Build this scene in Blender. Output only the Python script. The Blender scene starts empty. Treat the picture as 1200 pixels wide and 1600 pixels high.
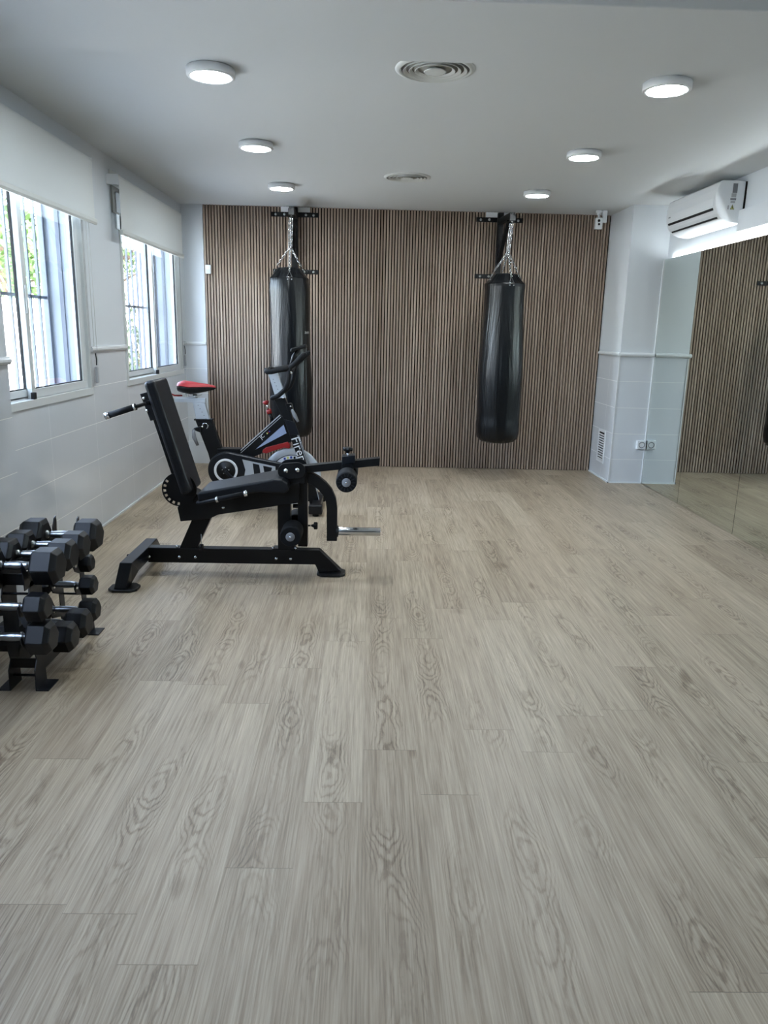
import bpy, bmesh, math, random
from mathutils import Vector, Matrix
random.seed(7)
PI = math.pi
SC = bpy.context.scene
COL = SC.collection

# ------------------------------------------------------------------ camera
CAM_H = 1.4
PITCH, YAW, ROLL = math.radians(13.567), math.radians(-1.30), math.radians(1.333)
cd = bpy.data.cameras.new('camera'); cam = bpy.data.objects.new('camera', cd); COL.objects.link(cam)
cd.sensor_fit = 'VERTICAL'; cd.sensor_height = 24.0; cd.lens = 1170.7 * 24.0 / 1600.0
cd.clip_start = 0.05; cd.clip_end = 200
right = Vector((1, 0, 0)); fwd = Vector((0, math.cos(PITCH), -math.sin(PITCH))); up = Vector((0, math.sin(PITCH), math.cos(PITCH)))
RZ = Matrix.Rotation(YAW, 3, 'Z')
right, fwd, up = RZ @ right, RZ @ fwd, RZ @ up
r2 = math.cos(ROLL) * right + math.sin(ROLL) * up
u2 = -math.sin(ROLL) * right + math.cos(ROLL) * up
M = Matrix((r2, u2, -fwd)).transposed().to_4x4(); M.translation = (0, 0, CAM_H)
cam.matrix_world = M
SC.camera = cam

# ------------------------------------------------------------------ world, sun, exposure
SC.view_settings.view_transform = 'Standard'
SC.view_settings.look = 'None'
SC.view_settings.gamma = 1.0
SC.view_settings.use_curve_mapping = False
SC.view_settings.exposure = 0.82
SC.cycles.use_denoising = True
SC.cycles.max_bounces = 10
SC.cycles.diffuse_bounces = 6
SC.cycles.glossy_bounces = 5
SC.cycles.transparent_max_bounces = 12
SC.cycles.caustics_reflective = False
SC.cycles.caustics_refractive = False
SC.cycles.sample_clamp_indirect = 4.0

LAMP = 96.0        # ceiling lamp diffusers
LED = 42.0         # strip on top of the mirror
SKY = 3.7
SUN = 11.0
w = bpy.data.worlds.new('world'); SC.world = w; w.use_nodes = True
nt = w.node_tree; nt.nodes.clear()
wo = nt.nodes.new('ShaderNodeOutputWorld'); bg = nt.nodes.new('ShaderNodeBackground')
sky = nt.nodes.new('ShaderNodeTexSky'); sky.sky_type = 'NISHITA'; sky.sun_disc = False
sky.sun_elevation = math.radians(50); sky.sun_rotation = math.radians(80); sky.air_density = 1.0; sky.dust_density = 2.5
hs = nt.nodes.new('ShaderNodeHueSaturation'); hs.inputs['Saturation'].default_value = .62
nt.links.new(sky.outputs[0], hs.inputs['Color']); nt.links.new(hs.outputs[0], bg.inputs[0]); bg.inputs[1].default_value = SKY
nt.links.new(bg.outputs[0], wo.inputs[0])
sd = bpy.data.lights.new('sun', 'SUN'); so = bpy.data.objects.new('sun', sd); COL.objects.link(so)
sd.energy = SUN; sd.angle = math.radians(0.6); sd.color = (1.0, 0.96, 0.9)
so.rotation_euler = Vector((-0.62, 0.25, -0.9)).to_track_quat('-Z', 'Y').to_euler()

# ------------------------------------------------------------------ dimensions
XL, XR, YB, YC = -1.885, 2.695, 7.849, 7.193
ZC, XC, XS, ZT = 2.563, 2.36, -1.665, 1.235
YN = -7.5            # wall behind the camera
XLO = -2.165         # outer face of the left wall
W3 = (0.95, 2.69); W1 = (3.44, 5.18); W2 = (5.93, 7.71); WZ = (0.94, 2.42)

# ------------------------------------------------------------------ materials
def lin(c):
    return tuple(((v / 255) / 12.92 if v / 255 <= .04045 else ((v / 255 + .055) / 1.055) ** 2.4) for v in c)
def mat(name, rgb, rough=.5, metal=0., spec=.5, coat=0., emit=None, es=1.):
    m = bpy.data.materials.new(name); m.use_nodes = True
    b = m.node_tree.nodes['Principled BSDF']
    b.inputs['Base Color'].default_value = (*lin(rgb), 1)
    b.inputs['Roughness'].default_value = rough; b.inputs['Metallic'].default_value = metal
    b.inputs['Specular IOR Level'].default_value = spec; b.inputs['Coat Weight'].default_value = coat
    if emit: b.inputs['Emission Color'].default_value = (*emit, 1); b.inputs['Emission Strength'].default_value = es
    return m
class NT:
    def __init__(s, m): s.t = m.node_tree; s.b = s.t.nodes['Principled BSDF']
    def n(s, typ, **k):
        o = s.t.nodes.new(typ)
        for a, v in k.items(): setattr(o, a, v)
        return o
    def l(s, a, b): s.t.links.new(a, b)
    def val(s, x, inp):
        if hasattr(x, 'is_output') or isinstance(x, bpy.types.NodeSocket): s.l(x, inp)
        else: inp.default_value = x
    def m(s, op, a, b=0., c=None):
        o = s.n('ShaderNodeMath', operation=op); s.val(a, o.inputs[0]); s.val(b, o.inputs[1])
        if c is not None: s.val(c, o.inputs[2])
        return o.outputs[0]
    def comb(s, x, y, z=0.):
        o = s.n('ShaderNodeCombineXYZ'); s.val(x, o.inputs[0]); s.val(y, o.inputs[1]); s.val(z, o.inputs[2]); return o.outputs[0]
    def pos(s):
        g = s.n('ShaderNodeTexCoord'); x = s.n('ShaderNodeSeparateXYZ'); s.l(g.outputs['Object'], x.inputs[0]); return x.outputs
    def noise(s, v, scale=1., detail=2., rough=.5, dist=0.):
        o = s.n('ShaderNodeTexNoise'); s.l(v, o.inputs['Vector']); o.inputs['Scale'].default_value = scale
        o.inputs['Detail'].default_value = detail; o.inputs['Roughness'].default_value = rough; o.inputs['Distortion'].default_value = dist
        return o.outputs['Fac']
    def white(s, v):
        o = s.n('ShaderNodeTexWhiteNoise', noise_dimensions='2D'); s.l(v, o.inputs['Vector']); return o.outputs
    def ramp(s, f, stops):
        o = s.n('ShaderNodeValToRGB'); e = o.color_ramp.elements
        while len(e) < len(stops): e.new(.5)
        for q, (p, c) in zip(e, stops): q.position = p; q.color = (*lin(c), 1)
        s.l(f, o.inputs[0]); return o.outputs[0]
    def mix(s, f, a, b, mode='MIX'):
        o = s.n('ShaderNodeMix', data_type='RGBA', blend_type=mode); s.val(f, o.inputs[0])
        for v, i in ((a, 6), (b, 7)):
            if isinstance(v, tuple): o.inputs[i].default_value = (*v, 1) if len(v) == 3 else v
            else: s.l(v, o.inputs[i])
        return o.outputs[2]
    def bump(s, h, strength=.2, dist=.01):
        o = s.n('ShaderNodeBump'); o.inputs['Strength'].default_value = strength; o.inputs['Distance'].default_value = dist
        s.l(h, o.inputs['Height']); s.l(o.outputs[0], s.b.inputs['Normal'])

def m_floor():
    m = mat('oak_vinyl', (165, 155, 138), .45); k = NT(m); x, y, z = k.pos()
    W, L = .182, 1.22
    cx = k.m('DIVIDE', x, W); col = k.m('FLOOR', cx); fx = k.m('FRACT', cx)
    off = k.white(k.comb(col, 3.7))[0]
    cy = k.m('ADD', k.m('DIVIDE', y, L), off); row = k.m('FLOOR', cy); fy = k.m('FRACT', cy)
    wn = k.white(k.comb(col, row)); rnd = wn[0]
    rsep = k.n('ShaderNodeSeparateXYZ'); k.l(wn[1], rsep.inputs[0])
    ox = k.m('MULTIPLY', rsep.outputs[0], 37.); oy = k.m('MULTIPLY', rsep.outputs[1], 53.)
    xx = k.m('ADD', x, ox); yy = k.m('ADD', y, oy)
    wob = k.noise(k.comb(ox, k.m('MULTIPLY', yy, 1.4)), 1., 2., .5)
    u = k.m('ADD', k.m('MULTIPLY_ADD', fx, 2., -1.), k.m('MULTIPLY_ADD', wob, 1.6, -.8))
    f1 = k.noise(k.comb(oy, k.m('MULTIPLY', yy, 1.9), 7.), 1., 2., .5)
    f2 = k.noise(k.comb(k.m('MULTIPLY', xx, 34.), k.m('MULTIPLY', yy, 8.), 2.), 1., 4., .6)
    field = k.m('ADD', k.m('MULTIPLY', k.m('MULTIPLY', u, u), 2.6), k.m('ADD', k.m('MULTIPLY', f1, 5.5), k.m('MULTIPLY', f2, .75)))
    rings = k.m('SINE', k.m('MULTIPLY', field, 19.))
    rings = k.m('POWER', k.m('MULTIPLY_ADD', rings, .5, .5), 3.)
    msk = k.noise(k.comb(k.m('MULTIPLY', xx, 3.), k.m('MULTIPLY', yy, 1.5), 4.), 1., 1., .5)
    mk = k.n('ShaderNodeMapRange'); k.l(msk, mk.inputs[0]); mk.inputs[1].default_value = .42; mk.inputs[2].default_value = .60
    fade = k.n('ShaderNodeMapRange'); k.l(k.m('ABSOLUTE', u), fade.inputs[0]); fade.inputs[1].default_value = .9; fade.inputs[2].default_value = .35
    ring = k.m('MULTIPLY', k.m('MULTIPLY', rings, mk.outputs[0]), fade.outputs[0])
    streak = k.noise(k.comb(k.m('MULTIPLY', xx, 210.), k.m('MULTIPLY', yy, 4.)), 1., 4., .65)
    streak2 = k.noise(k.comb(k.m('MULTIPLY', xx, 55.), k.m('MULTIPLY', yy, 1.5)), 1., 3., .6)
    knot = k.noise(k.comb(k.m('MULTIPLY', xx, 9.), k.m('MULTIPLY', yy, 3.4), 9.), 1., 1., .4)
    kn = k.n('ShaderNodeMapRange'); k.l(knot, kn.inputs[0]); kn.inputs[1].default_value = .70; kn.inputs[2].default_value = .82
    v = k.m('ADD', k.m('MULTIPLY', streak, .62), k.m('MULTIPLY', streak2, .38))
    v = k.m('SUBTRACT', v, k.m('MULTIPLY', ring, .17))
    v = k.m('SUBTRACT', v, k.m('MULTIPLY', kn.outputs[0], .22))
    v = k.m('ADD', v, k.m('MULTIPLY_ADD', rnd, .10, -.05))
    c = k.ramp(v, [(.20, (92, 77, 59)), (.38, (136, 121, 101)), (.50, (165, 150, 128)), (.68, (192, 178, 155))])
    tint = k.mix(k.m('MULTIPLY', rsep.outputs[2], .16), c, lin((150, 128, 108)))
    e = k.m('MINIMUM', k.m('MINIMUM', fx, k.m('SUBTRACT', 1., fx)), .5)
    ex = k.m('LESS_THAN', e, .005)
    fy2 = k.m('MINIMUM', fy, k.m('SUBTRACT', 1., fy)); ey = k.m('LESS_THAN', fy2, .0011)
    edge = k.m('MULTIPLY', k.m('MAXIMUM', k.m('MULTIPLY', ex, .45), ey), .5)
    c2 = k.mix(edge, tint, lin((88, 78, 64)))
    k.l(c2, k.b.inputs['Base Color'])
    k.l(k.m('MULTIPLY_ADD', streak, .14, .36), k.b.inputs['Roughness'])
    k.bump(v, .12, .002)
    return m
def m_slat():
    m = mat('walnut_slat', (120, 104, 88), .6); k = NT(m); x, y, z = k.pos()
    i = k.m('FLOOR', k.m('DIVIDE', k.m('SUBTRACT', x, XS), PITCH_S))
    wn = k.white(k.comb(i, 1.3)); r = k.n('ShaderNodeSeparateXYZ'); k.l(wn[1], r.inputs[0])
    ox = k.m('MULTIPLY', r.outputs[0], 31.); oz = k.m('MULTIPLY', r.outputs[1], 17.)
    a = k.noise(k.comb(k.m('ADD', k.m('MULTIPLY', x, 160.), ox), k.m('ADD', k.m('MULTIPLY', z, 2.6), oz)), 1., 4., .6)
    b = k.noise(k.comb(k.m('ADD', k.m('MULTIPLY', x, 30.), ox), k.m('ADD', k.m('MULTIPLY', z, 1.1), oz), 5.), 1., 2., .5)
    v = k.m('ADD', k.m('MULTIPLY', a, .55), k.m('MULTIPLY', b, .45)); v = k.m('ADD', v, k.m('MULTIPLY_ADD', r.outputs[2], .16, -.08))
    k.l(k.ramp(v, [(.26, (104, 86, 72)), (.42, (138, 120, 105)), (.58, (158, 141, 126)), (.75, (178, 162, 147))]), k.b.inputs['Base Color'])
    return m
def m_tile(axis):
    """glossy white ceramic, 0.25 m courses, thin grout; axis = horizontal object axis along the wall"""
    m = mat('white_tile_' + axis, (214, 219, 224), .07, coat=.3); k = NT(m); p = k.pos()
    u = p[0] if axis == 'x' else p[1]; z = p[2]
    fz = k.m('FRACT', k.m('DIVIDE', k.m('SUBTRACT', z, ZT - 1.25), .25)); gz = k.m('LESS_THAN', k.m('MINIMUM', fz, k.m('SUBTRACT', 1., fz)), .007)
    fu = k.m('FRACT', k.m('DIVIDE', k.m('ADD', u, .04), .75)); gu = k.m('LESS_THAN', k.m('MINIMUM', fu, k.m('SUBTRACT', 1., fu)), .0016)
    g = k.m('MAXIMUM', gz, k.m('MULTIPLY', gu, .6))
    k.l(k.mix(g, lin((214, 219, 224)), lin((240, 242, 240))), k.b.inputs['Base Color'])
    k.l(k.m('MULTIPLY_ADD', g, .4, .07), k.b.inputs['Roughness'])
    wv = k.noise(k.comb(k.m('MULTIPLY', u, 16.), k.m('MULTIPLY', z, 1.2)), 1., 2., .5)
    k.bump(k.m('SUBTRACT', wv, k.m('MULTIPLY', g, .4)), .10, .004)
    return m
def m_plaster(name, rgb):
    m = mat(name, rgb, .75, spec=.3); k = NT(m); g = k.n('ShaderNodeTexCoord')
    k.bump(k.noise(g.outputs['Object'], 55., 3., .6), .06, .003); return m
def m_glass():
    m = bpy.data.materials.new('window_glass'); m.use_nodes = True; t = m.node_tree; t.nodes.clear()
    o = t.nodes.new('ShaderNodeOutputMaterial'); mx = t.nodes.new('ShaderNodeMixShader'); lw_ = t.nodes.new('ShaderNodeLayerWeight'); pw = t.nodes.new('ShaderNodeMath'); pw.operation = 'POWER'; pw.inputs[1].default_value = 5.
    fr = t.nodes.new('ShaderNodeMath'); fr.operation = 'MULTIPLY_ADD'; fr.inputs[1].default_value = .9; fr.inputs[2].default_value = .035
    t.links.new(lw_.outputs['Facing'], pw.inputs[0]); t.links.new(pw.outputs[0], fr.inputs[0])
    tr = t.nodes.new('ShaderNodeBsdfTransparent'); tr.inputs[0].default_value = (.93, .96, .98, 1); gl = t.nodes.new('ShaderNodeBsdfGlossy'); gl.inputs['Roughness'].default_value = 0.0
    t.links.new(fr.outputs[0], mx.inputs[0]); t.links.new(tr.outputs[0], mx.inputs[1]); t.links.new(gl.outputs[0], mx.inputs[2]); t.links.new(mx.outputs[0], o.inputs[0])
    return m
def m_blind():
    m = bpy.data.materials.new('blind_fabric'); m.use_nodes = True; t = m.node_tree; t.nodes.clear()
    o = t.nodes.new('ShaderNodeOutputMaterial'); mx = t.nodes.new('ShaderNodeMixShader'); mx.inputs[0].default_value = .10
    d = t.nodes.new('ShaderNodeBsdfDiffuse'); d.inputs[0].default_value = (*lin((222, 225, 224)), 1)
    tl = t.nodes.new('ShaderNodeBsdfTranslucent'); tl.inputs[0].default_value = (*lin((225, 228, 228)), 1)
    t.links.new(d.outputs[0], mx.inputs[1]); t.links.new(tl.outputs[0], mx.inputs[2]); t.links.new(mx.outputs[0], o.inputs[0]); return m
def m_vinyl():
    m = mat('black_vinyl', (3, 6, 10), .28, spec=.34, coat=.0); k = NT(m); x, y, z = k.pos()
    a = k.n('ShaderNodeMath', operation='ARCTAN2'); k.l(y, a.inputs[0]); k.l(x, a.inputs[1])
    n1 = k.noise(k.comb(k.m('MULTIPLY', a.outputs[0], 2.2), k.m('MULTIPLY', z, 1.1), 2.), 1., 3., .55, .6)
    g = k.n('ShaderNodeTexCoord'); n2 = k.noise(g.outputs['Object'], 160., 2., .5)
    k.bump(k.m('ADD', n1, k.m('MULTIPLY', n2, .02)), .32, .05)
    return m
def m_leaf(name, a, b):
    m = mat(name, a, .55); k = NT(m); g = k.n('ShaderNodeTexCoord')
    k.l(k.mix(k.noise(g.outputs['Object'], 2.5, 3., .6), lin(a), lin(b)), k.b.inputs['Base Color']); return m

PITCH_S = 4.02 / 138
MAT = dict(
    floor=m_floor(), slat=m_slat(), felt=mat('black_felt', (5, 5, 5), .95, spec=.1),
    tile_x=m_tile('x'), tile_y=m_tile('y'),
    wall=m_plaster('white_wall_paint', (212, 217, 221)), ceil=m_plaster('ceiling_paint', (205, 209, 210)),
    trim=mat('white_ceramic_trim', (222, 226, 228), .18), alu=mat('white_aluminium', (212, 216, 216), .35),
    glass=m_glass(), blind=m_blind(), hem=mat('blind_hem', (205, 208, 205), .5), taupe=mat('taupe_plastic', (148, 146, 138), .6),
    black=mat('black_powder_coat', (7, 9, 12), .42, spec=.3), steel_black=mat('satin_black_steel', (13, 18, 25), .36, spec=.4),
    rubber=mat('black_rubber', (8, 10, 14), .45, spec=.35), pad=mat('black_upholstery', (7, 11, 17), .45, spec=.3), foam=mat('black_foam', (12, 14, 17), .75, spec=.25),
    vinyl=m_vinyl(), chrome=mat('chrome', (205, 208, 212), .16, 1.), knurled=mat('knurled_chrome', (150, 154, 158), .28, 1.), steel=mat('zinc_steel', (176, 180, 182), .32, 1.),
    silver=mat('silver_paint', (190, 197, 205), .3, .35), bluesilver=mat('pale_blue_silver', (170, 188, 222), .25, .4),
    white=mat('white_plastic', (225, 228, 230), .4), white_gloss=mat('white_gloss_plastic', (226, 230, 233), .2),
    red=mat('red_plastic', (140, 26, 28), .4), saddle=mat('red_saddle_cover', (160, 26, 36), .5),
    grey=mat('grey_label', (120, 123, 128), .6), lgrey=mat('light_grey_label', (165, 168, 172), .6), yellow=mat('warning_yellow', (205, 205, 120), .6), blue=mat('decal_blue', (40, 60, 140), .5),
    dark=mat('dark_slot', (8, 9, 10), .8), lampglow=mat('lamp_diffuser', (255, 255, 255), .5, emit=(.88, .96, 1.0), es=LAMP),
    led=mat('led_strip', (255, 255, 255), .5, emit=(.90, .97, 1.0), es=LED),
    mirror=mat('mirror_silver', (236, 243, 238), .0, 1.), mirror_edge=mat('mirror_glass_edge', (30, 38, 35), .3),
    outwall=m_plaster('sunlit_render', (232, 232, 228)), reveal=mat('dimmed_reveal', (140, 147, 156), .6), ground=mat('paved_yard', (198, 194, 186), .9), bars=mat('grey_grille_paint', (88, 94, 104), .5),  # reveal colour is darkened to offset the strong daylight on it
    leaf=m_leaf('leaf_green', (40, 66, 30), (88, 112, 48)), leaf2=m_leaf('dark_leaf', (30, 44, 30), (54, 70, 44)), bark=mat('bark', (92, 76, 60), .9),
)

# ------------------------------------------------------------------ mesh kit
ORG = {}
def V(*a): return Vector(a)
class MB:
    def __init__(s): s.v = []; s.f = []; s.m = []; s.sm = []
    def add(s, vs, fs, mi=0, smooth=False):
        o = len(s.v); s.v += [Vector(p) for p in vs]
        for f in fs: s.f.append([o + i for i in f]); s.m.append(mi); s.sm.append(smooth)
        return s
    def box(s, x0, x1, y0, y1, z0, z1, mi=0):
        vs = [(x, y, z) for x in (x0, x1) for y in (y0, y1) for z in (z0, z1)]
        return s.add(vs, [(0, 1, 3, 2), (4, 6, 7, 5), (0, 4, 5, 1), (2, 3, 7, 6), (0, 2, 6, 4), (1, 5, 7, 3)], mi)
    def prism(s, poly, a0, a1, axis='y', mi=0, smooth=False):
        """poly in the plane across `axis` (y: (x,z); x: (y,z); z: (x,y)) pushed from a0 to a1"""
        def P(p, a): return {'y': (p[0], a, p[1]), 'x': (a, p[0], p[1]), 'z': (p[0], p[1], a)}[axis]
        n = len(poly); vs = [P(p, a0) for p in poly] + [P(p, a1) for p in poly]
        s.add(vs, [(i, (i + 1) % n, n + (i + 1) % n, n + i) for i in range(n)], mi, smooth)
        o = len(s.v) - 2 * n
        s.f.append([o + i for i in range(n)][::-1]); s.f.append([o + n + i for i in range(n)]); s.m += [mi, mi]; s.sm += [False, False]
        return s
    def loft(s, rings, mi=0, smooth=True, caps=True, closed=False):
        n = len(rings[0]); vs = [p for r in rings for p in r]; fs = []
        R = len(rings); rr = R if closed else R - 1
        for j in range(rr):
            for i in range(n):
                a, b = j * n, ((j + 1) % R) * n
                fs.append((a + i, a + (i + 1) % n, b + (i + 1) % n, b + i))
        s.add(vs, fs, mi, smooth); o = len(s.v) - len(vs)
        if caps and not closed:
            s.f.append([o + i for i in range(n)][::-1]); s.f.append([o + (R - 1) * n + i for i in range(n)]); s.m += [mi, mi]; s.sm += [False, False]
        return s
    def tube(s, pts, r, mi=0, n=12, sq=None, closed=False):
        """round (or sq=(half_a, half_b, up) rectangular) tube along points"""
        pts = [Vector(p) for p in pts]; rings = []; N = len(pts)
        T = []
        for i in range(N):
            if closed: t = (pts[(i + 1) % N] - pts[i - 1])
            else: t = (pts[min(i + 1, N - 1)] - pts[max(i - 1, 0)])
            T.append(t.normalized())
        if sq: upv = Vector(sq[2])
        else:
            upv = Vector((0, 0, 1)) if abs(T[0].z) < .9 else Vector((1, 0, 0))
        for i in range(N):
            a = T[i].cross(upv)
            if a.length < 1e-4: a = T[i].orthogonal()
            a.normalize(); b = a.cross(T[i]).normalized()
            if not sq: upv = b
            rad = r[i] if isinstance(r, (list, tuple)) else r
            if sq: rings.append([pts[i] + a * sq[0] * p + b * sq[1] * q for p, q in ((-1, -1), (1, -1), (1, 1), (-1, 1))])
            else: rings.append([pts[i] + (a * math.cos(2 * PI * k / n) + b * math.sin(2 * PI * k / n)) * rad for k in range(n)])
        return s.loft(rings, mi, not sq, not closed, closed)
    def cyl(s, a, b, r, mi=0, n=24, r2=None): 
        return s.tube([a, b], [r, r if r2 is None else r2], mi, n)
    def lathe(s, c, axis, prof, mi=0, n=32, smooth=True, caps=True):
        """prof: (distance along axis, radius)"""
        ax = Vector(axis).normalized(); a = ax.orthogonal().normalized(); b = ax.cross(a); c = Vector(c)
        rings = [[c + ax * d + (a * math.cos(2 * PI * k / n) + b * math.sin(2 * PI * k / n)) * max(r, 1e-4) for k in range(n)] for d, r in prof]
        return s.loft(rings, mi, smooth, caps)
    def ball(s, c, r, mi=0, n=12, sx=1, sy=1, sz=1):
        c = Vector(c); rings = []
        for j in range(1, 8):
            t = PI * j / 8; rings.append([c + Vector((r * sx * math.sin(t) * math.cos(2 * PI * k / n), r * sy * math.sin(t) * math.sin(2 * PI * k / n), r * sz * math.cos(t))) for k in range(n)])
        return s.loft(rings, mi)
    def build(s, name, mats, parent=None, bevel=0, seg=2, **props):
        me = bpy.data.meshes.new(name)
        org = ORG.get(parent.name, Vector((0, 0, 0))) if parent else props.pop('org', Vector((0, 0, 0)))
        org = Vector(org)
        me.from_pydata([v - org for v in s.v], [], s.f)
        mats = mats if isinstance(mats, (list, tuple)) else [mats]
        for m in mats: me.materials.append(MAT[m])
        for p, mi, sm in zip(me.polygons, s.m, s.sm): p.material_index = mi; p.use_smooth = sm
        bm = bmesh.new(); bm.from_mesh(me); bmesh.ops.recalc_face_normals(bm, faces=bm.faces); bm.to_mesh(me); bm.free()
        o = bpy.data.objects.new(name, me); COL.objects.link(o)
        if parent: o.parent = parent
        else: o.location = org
        ORG[o.name] = org
        if bevel:
            b = o.modifiers.new('soft_edges', 'BEVEL'); b.width = bevel; b.segments = seg; b.limit_method = 'ANGLE'; b.angle_limit = math.radians(40)
        for k_, v_ in props.items(): o[k_] = v_
        return o
def thing(name, label, cat, loc, group=None):
    o = bpy.data.objects.new(name, None); COL.objects.link(o); o.location = loc; o.empty_display_size = .05
    ORG[o.name] = Vector(loc); o['label'] = label; o['category'] = cat
    if group: o['group'] = group
    return o
def tag(o, label, cat, group=None, kind=None):
    o['label'] = label; o['category'] = cat
    if group: o['group'] = group
    if kind: o['kind'] = kind
    return o
def struct(mb, name, mats, label, **k):
    o = mb.build(name, mats, **k); o['kind'] = 'structure'; o['label'] = label; return o
def copy_tree(o, loc, label):
    r = o.copy(); COL.objects.link(r); r.location = loc; r['label'] = label
    for c in list(o.children):
        d = c.copy(); COL.objects.link(d); d.parent = r
        for g in list(c.children):
            e = g.copy(); COL.objects.link(e); e.parent = d
    return r
def text_mesh(txt, size):
    cu = bpy.data.curves.new('t', 'FONT'); cu.body = txt; cu.size = size; cu.resolution_u = 3
    o = bpy.data.objects.new('t', cu); COL.objects.link(o); bpy.context.view_layer.update()
    me = bpy.data.meshes.new_from_object(o.evaluated_get(bpy.context.evaluated_depsgraph_get()))
    vs = [tuple(v.co) for v in me.vertices]; fs = [tuple(p.vertices) for p in me.polygons]
    bpy.data.objects.remove(o); bpy.data.curves.remove(cu); bpy.data.meshes.remove(me)
    return vs, fs
def circ(cx, cy, r, n=32, a0=0., a1=2 * PI, end=False):
    k = n if not end else n - 1
    return [(cx + r * math.cos(a0 + (a1 - a0) * i / k), cy + r * math.sin(a0 + (a1 - a0) * i / k)) for i in range(n)]

# ================================================================== THE ROOM
struct(MB().box(XLO, XR + .25, YN - .2, YB + .2, -.12, 0), 'floor', 'floor', 'greige oak plank floor')
# plank pattern is laid in world metres
struct(MB().box(XLO, XR + .25, YN - .2, YB + .2, ZC, ZC + .2), 'ceiling', 'ceil', 'smooth white ceiling')
struct(MB().box(XL, XR + .02, 2.83, 3.42, 2.477, ZC + .001), 'beam', 'ceil', 'shallow white ceiling beam crossing the room', bevel=.004)
struct(MB().box(XL - .45, XR + .25, YN - .2, YN, 0, ZC), 'wall_front', 'wall', 'white wall at the near end of the room')

# left wall with two window openings
def wall_piece(mb, y0, y1, z0, z1, mi): mb.box(XLO, XL, y0, y1, z0, z1, mi)
lw = MB()
segs = [(YN, W3[0]), (W3[1], W1[0]), (W1[1], W2[0]), (W2[1], YB + .2)]
for a, b in segs: wall_piece(lw, a, b, ZT, ZC, 0); wall_piece(lw, a, b, 0, ZT, 1)
for a, b in (W1, W2, W3): wall_piece(lw, a, b, WZ[1], ZC, 0); wall_piece(lw, a, b, 0, WZ[0], 1)
struct(lw, 'wall_left', ['wall', 'tile_y'], 'left wall, white paint over glossy white tiles')
PX = -1.605
pl = MB().box(XL, PX, 2.83, 3.405, ZT, ZC, 0).box(XL, PX, 2.83, 3.405, 0, ZT, 1)
struct(pl, 'wall_pillar', ['wall', 'tile_y'], 'projecting white tiled pier at the left edge')
# back wall: slats on black felt, white tiled strip left of them
bw = MB().box(XL - .45, XS - .004, YB, YB + .2, ZT, ZC, 0).box(XL - .45, XS - .004, YB, YB + .2, 0, ZT, 1)
struct(bw, 'wall_corner', ['wall', 'tile_x'], 'narrow white tiled strip left of the slat wall')
sb = MB().box(XS - .004, XR + .25, YB + .02, YB + .2, 0, ZC, 0)
for i in range(138 + 2):
    x = XS + i * PITCH_S
    if x > XC - .01: break
    sb.box(x + .001, x + PITCH_S * .67, YB - .004, YB + .02, .004, ZC, 1)
struct(sb, 'wall_back', ['felt', 'slat'], 'back wall of narrow vertical walnut slats on black felt')
# right column and right wall
cb = MB().box(XC, XR + .25, YC, YB + .019, ZT, ZC, 0)
struct(cb, 'wall_column', ['wall'], 'upper part of the white corner column')
cb = MB().box(XC, XR + .25, YC, YB + .019, 0, ZT - .0005, 0)
cbo = struct(cb, 'wall_column_tiling', ['tile_x', 'tile_y'], 'lower glossy tiled part of the corner column')
for p in cbo.data.polygons:
    if abs(p.normal.x) > .9: p.material_index = 1
struct(MB().box(XR + .02, XR + .25, YN, YC, 0, ZC), 'wall_right', 'wall', 'white wall behind the mirrors')
# ceramic cap rails
def cap_y(mb, x, y0, y1, s):     # along Y, bulging towards +X*s
    prof = [(x - .002 * s, ZT - .018), (x + .014 * s, ZT - .016), (x + .022 * s, ZT - .004), (x + .022 * s, ZT + .006), (x + .014 * s, ZT + .018), (x - .002 * s, ZT + .02)]
    mb.prism(prof, y0, y1, 'y')
def cap_x(mb, y, x0, x1):        # along X, bulging towards -Y
    prof = [(y + .002, ZT - .018), (y - .014, ZT - .016), (y - .022, ZT - .004), (y - .022, ZT + .006), (y - .014, ZT + .018), (y + .002, ZT + .02)]
    mb.prism(prof, x0, x1, 'x')
t = MB(); cap_y(t, XL, W1[1] + .005, W2[0] - .003, 1); cap_y(t, XL, W2[1] + .005, YB - .002, 1)
struct(t, 'trim_1', 'trim', 'white ceramic cap rail on the left wall')
t = MB(); cap_y(t, PX, 2.82, 3.41, 1); struct(t, 'trim_2', 'trim', 'rounded white cap rail on the left pier', bevel=.004)
t = MB(); cap_x(t, YB, XL, XS - .006); struct(t, 'trim_3', 'trim', 'short cap rail beside the slat wall')
t = MB(); cap_x(t, YC, XC - .02, XR - .012); cap_y(t, XC, YC - .02, YB - .02, -1)
struct(t, 'trim_4', 'trim', 'white cap rail around the corner column')
struct(MB().box(XL, XL + .012, 3.41, YB, 0, .014), 'baseboard_left', 'trim', 'thin white sealing strip at the foot of the left wall')
struct(MB().box(PX, PX + .012, 2.83, 3.41, 0, .014), 'baseboard_pillar', 'trim', 'thin white sealing strip at the foot of the pier')
struct(MB().box(XC - .012, XC, YC - .012, YB - .006, 0, .012).box(XC - .012, XR - .012, YC - .012, YC, 0, .012), 'baseboard_right', 'trim', 'thin white sealing strip at the foot of the column')
struct(MB().box(XR - .014, XR + .02, YC - .009, YC, .0, 2.10), 'trim_5', 'trim', 'thin white bead between column and mirror')
struct(MB().box(XC - .004, XC + .008, YC - .004, YC + .008, .012, ZT - .02), 'trim_6', 'trim', 'white corner bead on the column tiles')
struct(MB().box(XR - .03, XR + .02, YN, 5.775, 2.165, 2.315), 'trim_7', 'wall', 'flat white boxed duct above the mirrors', bevel=.003)

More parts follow.
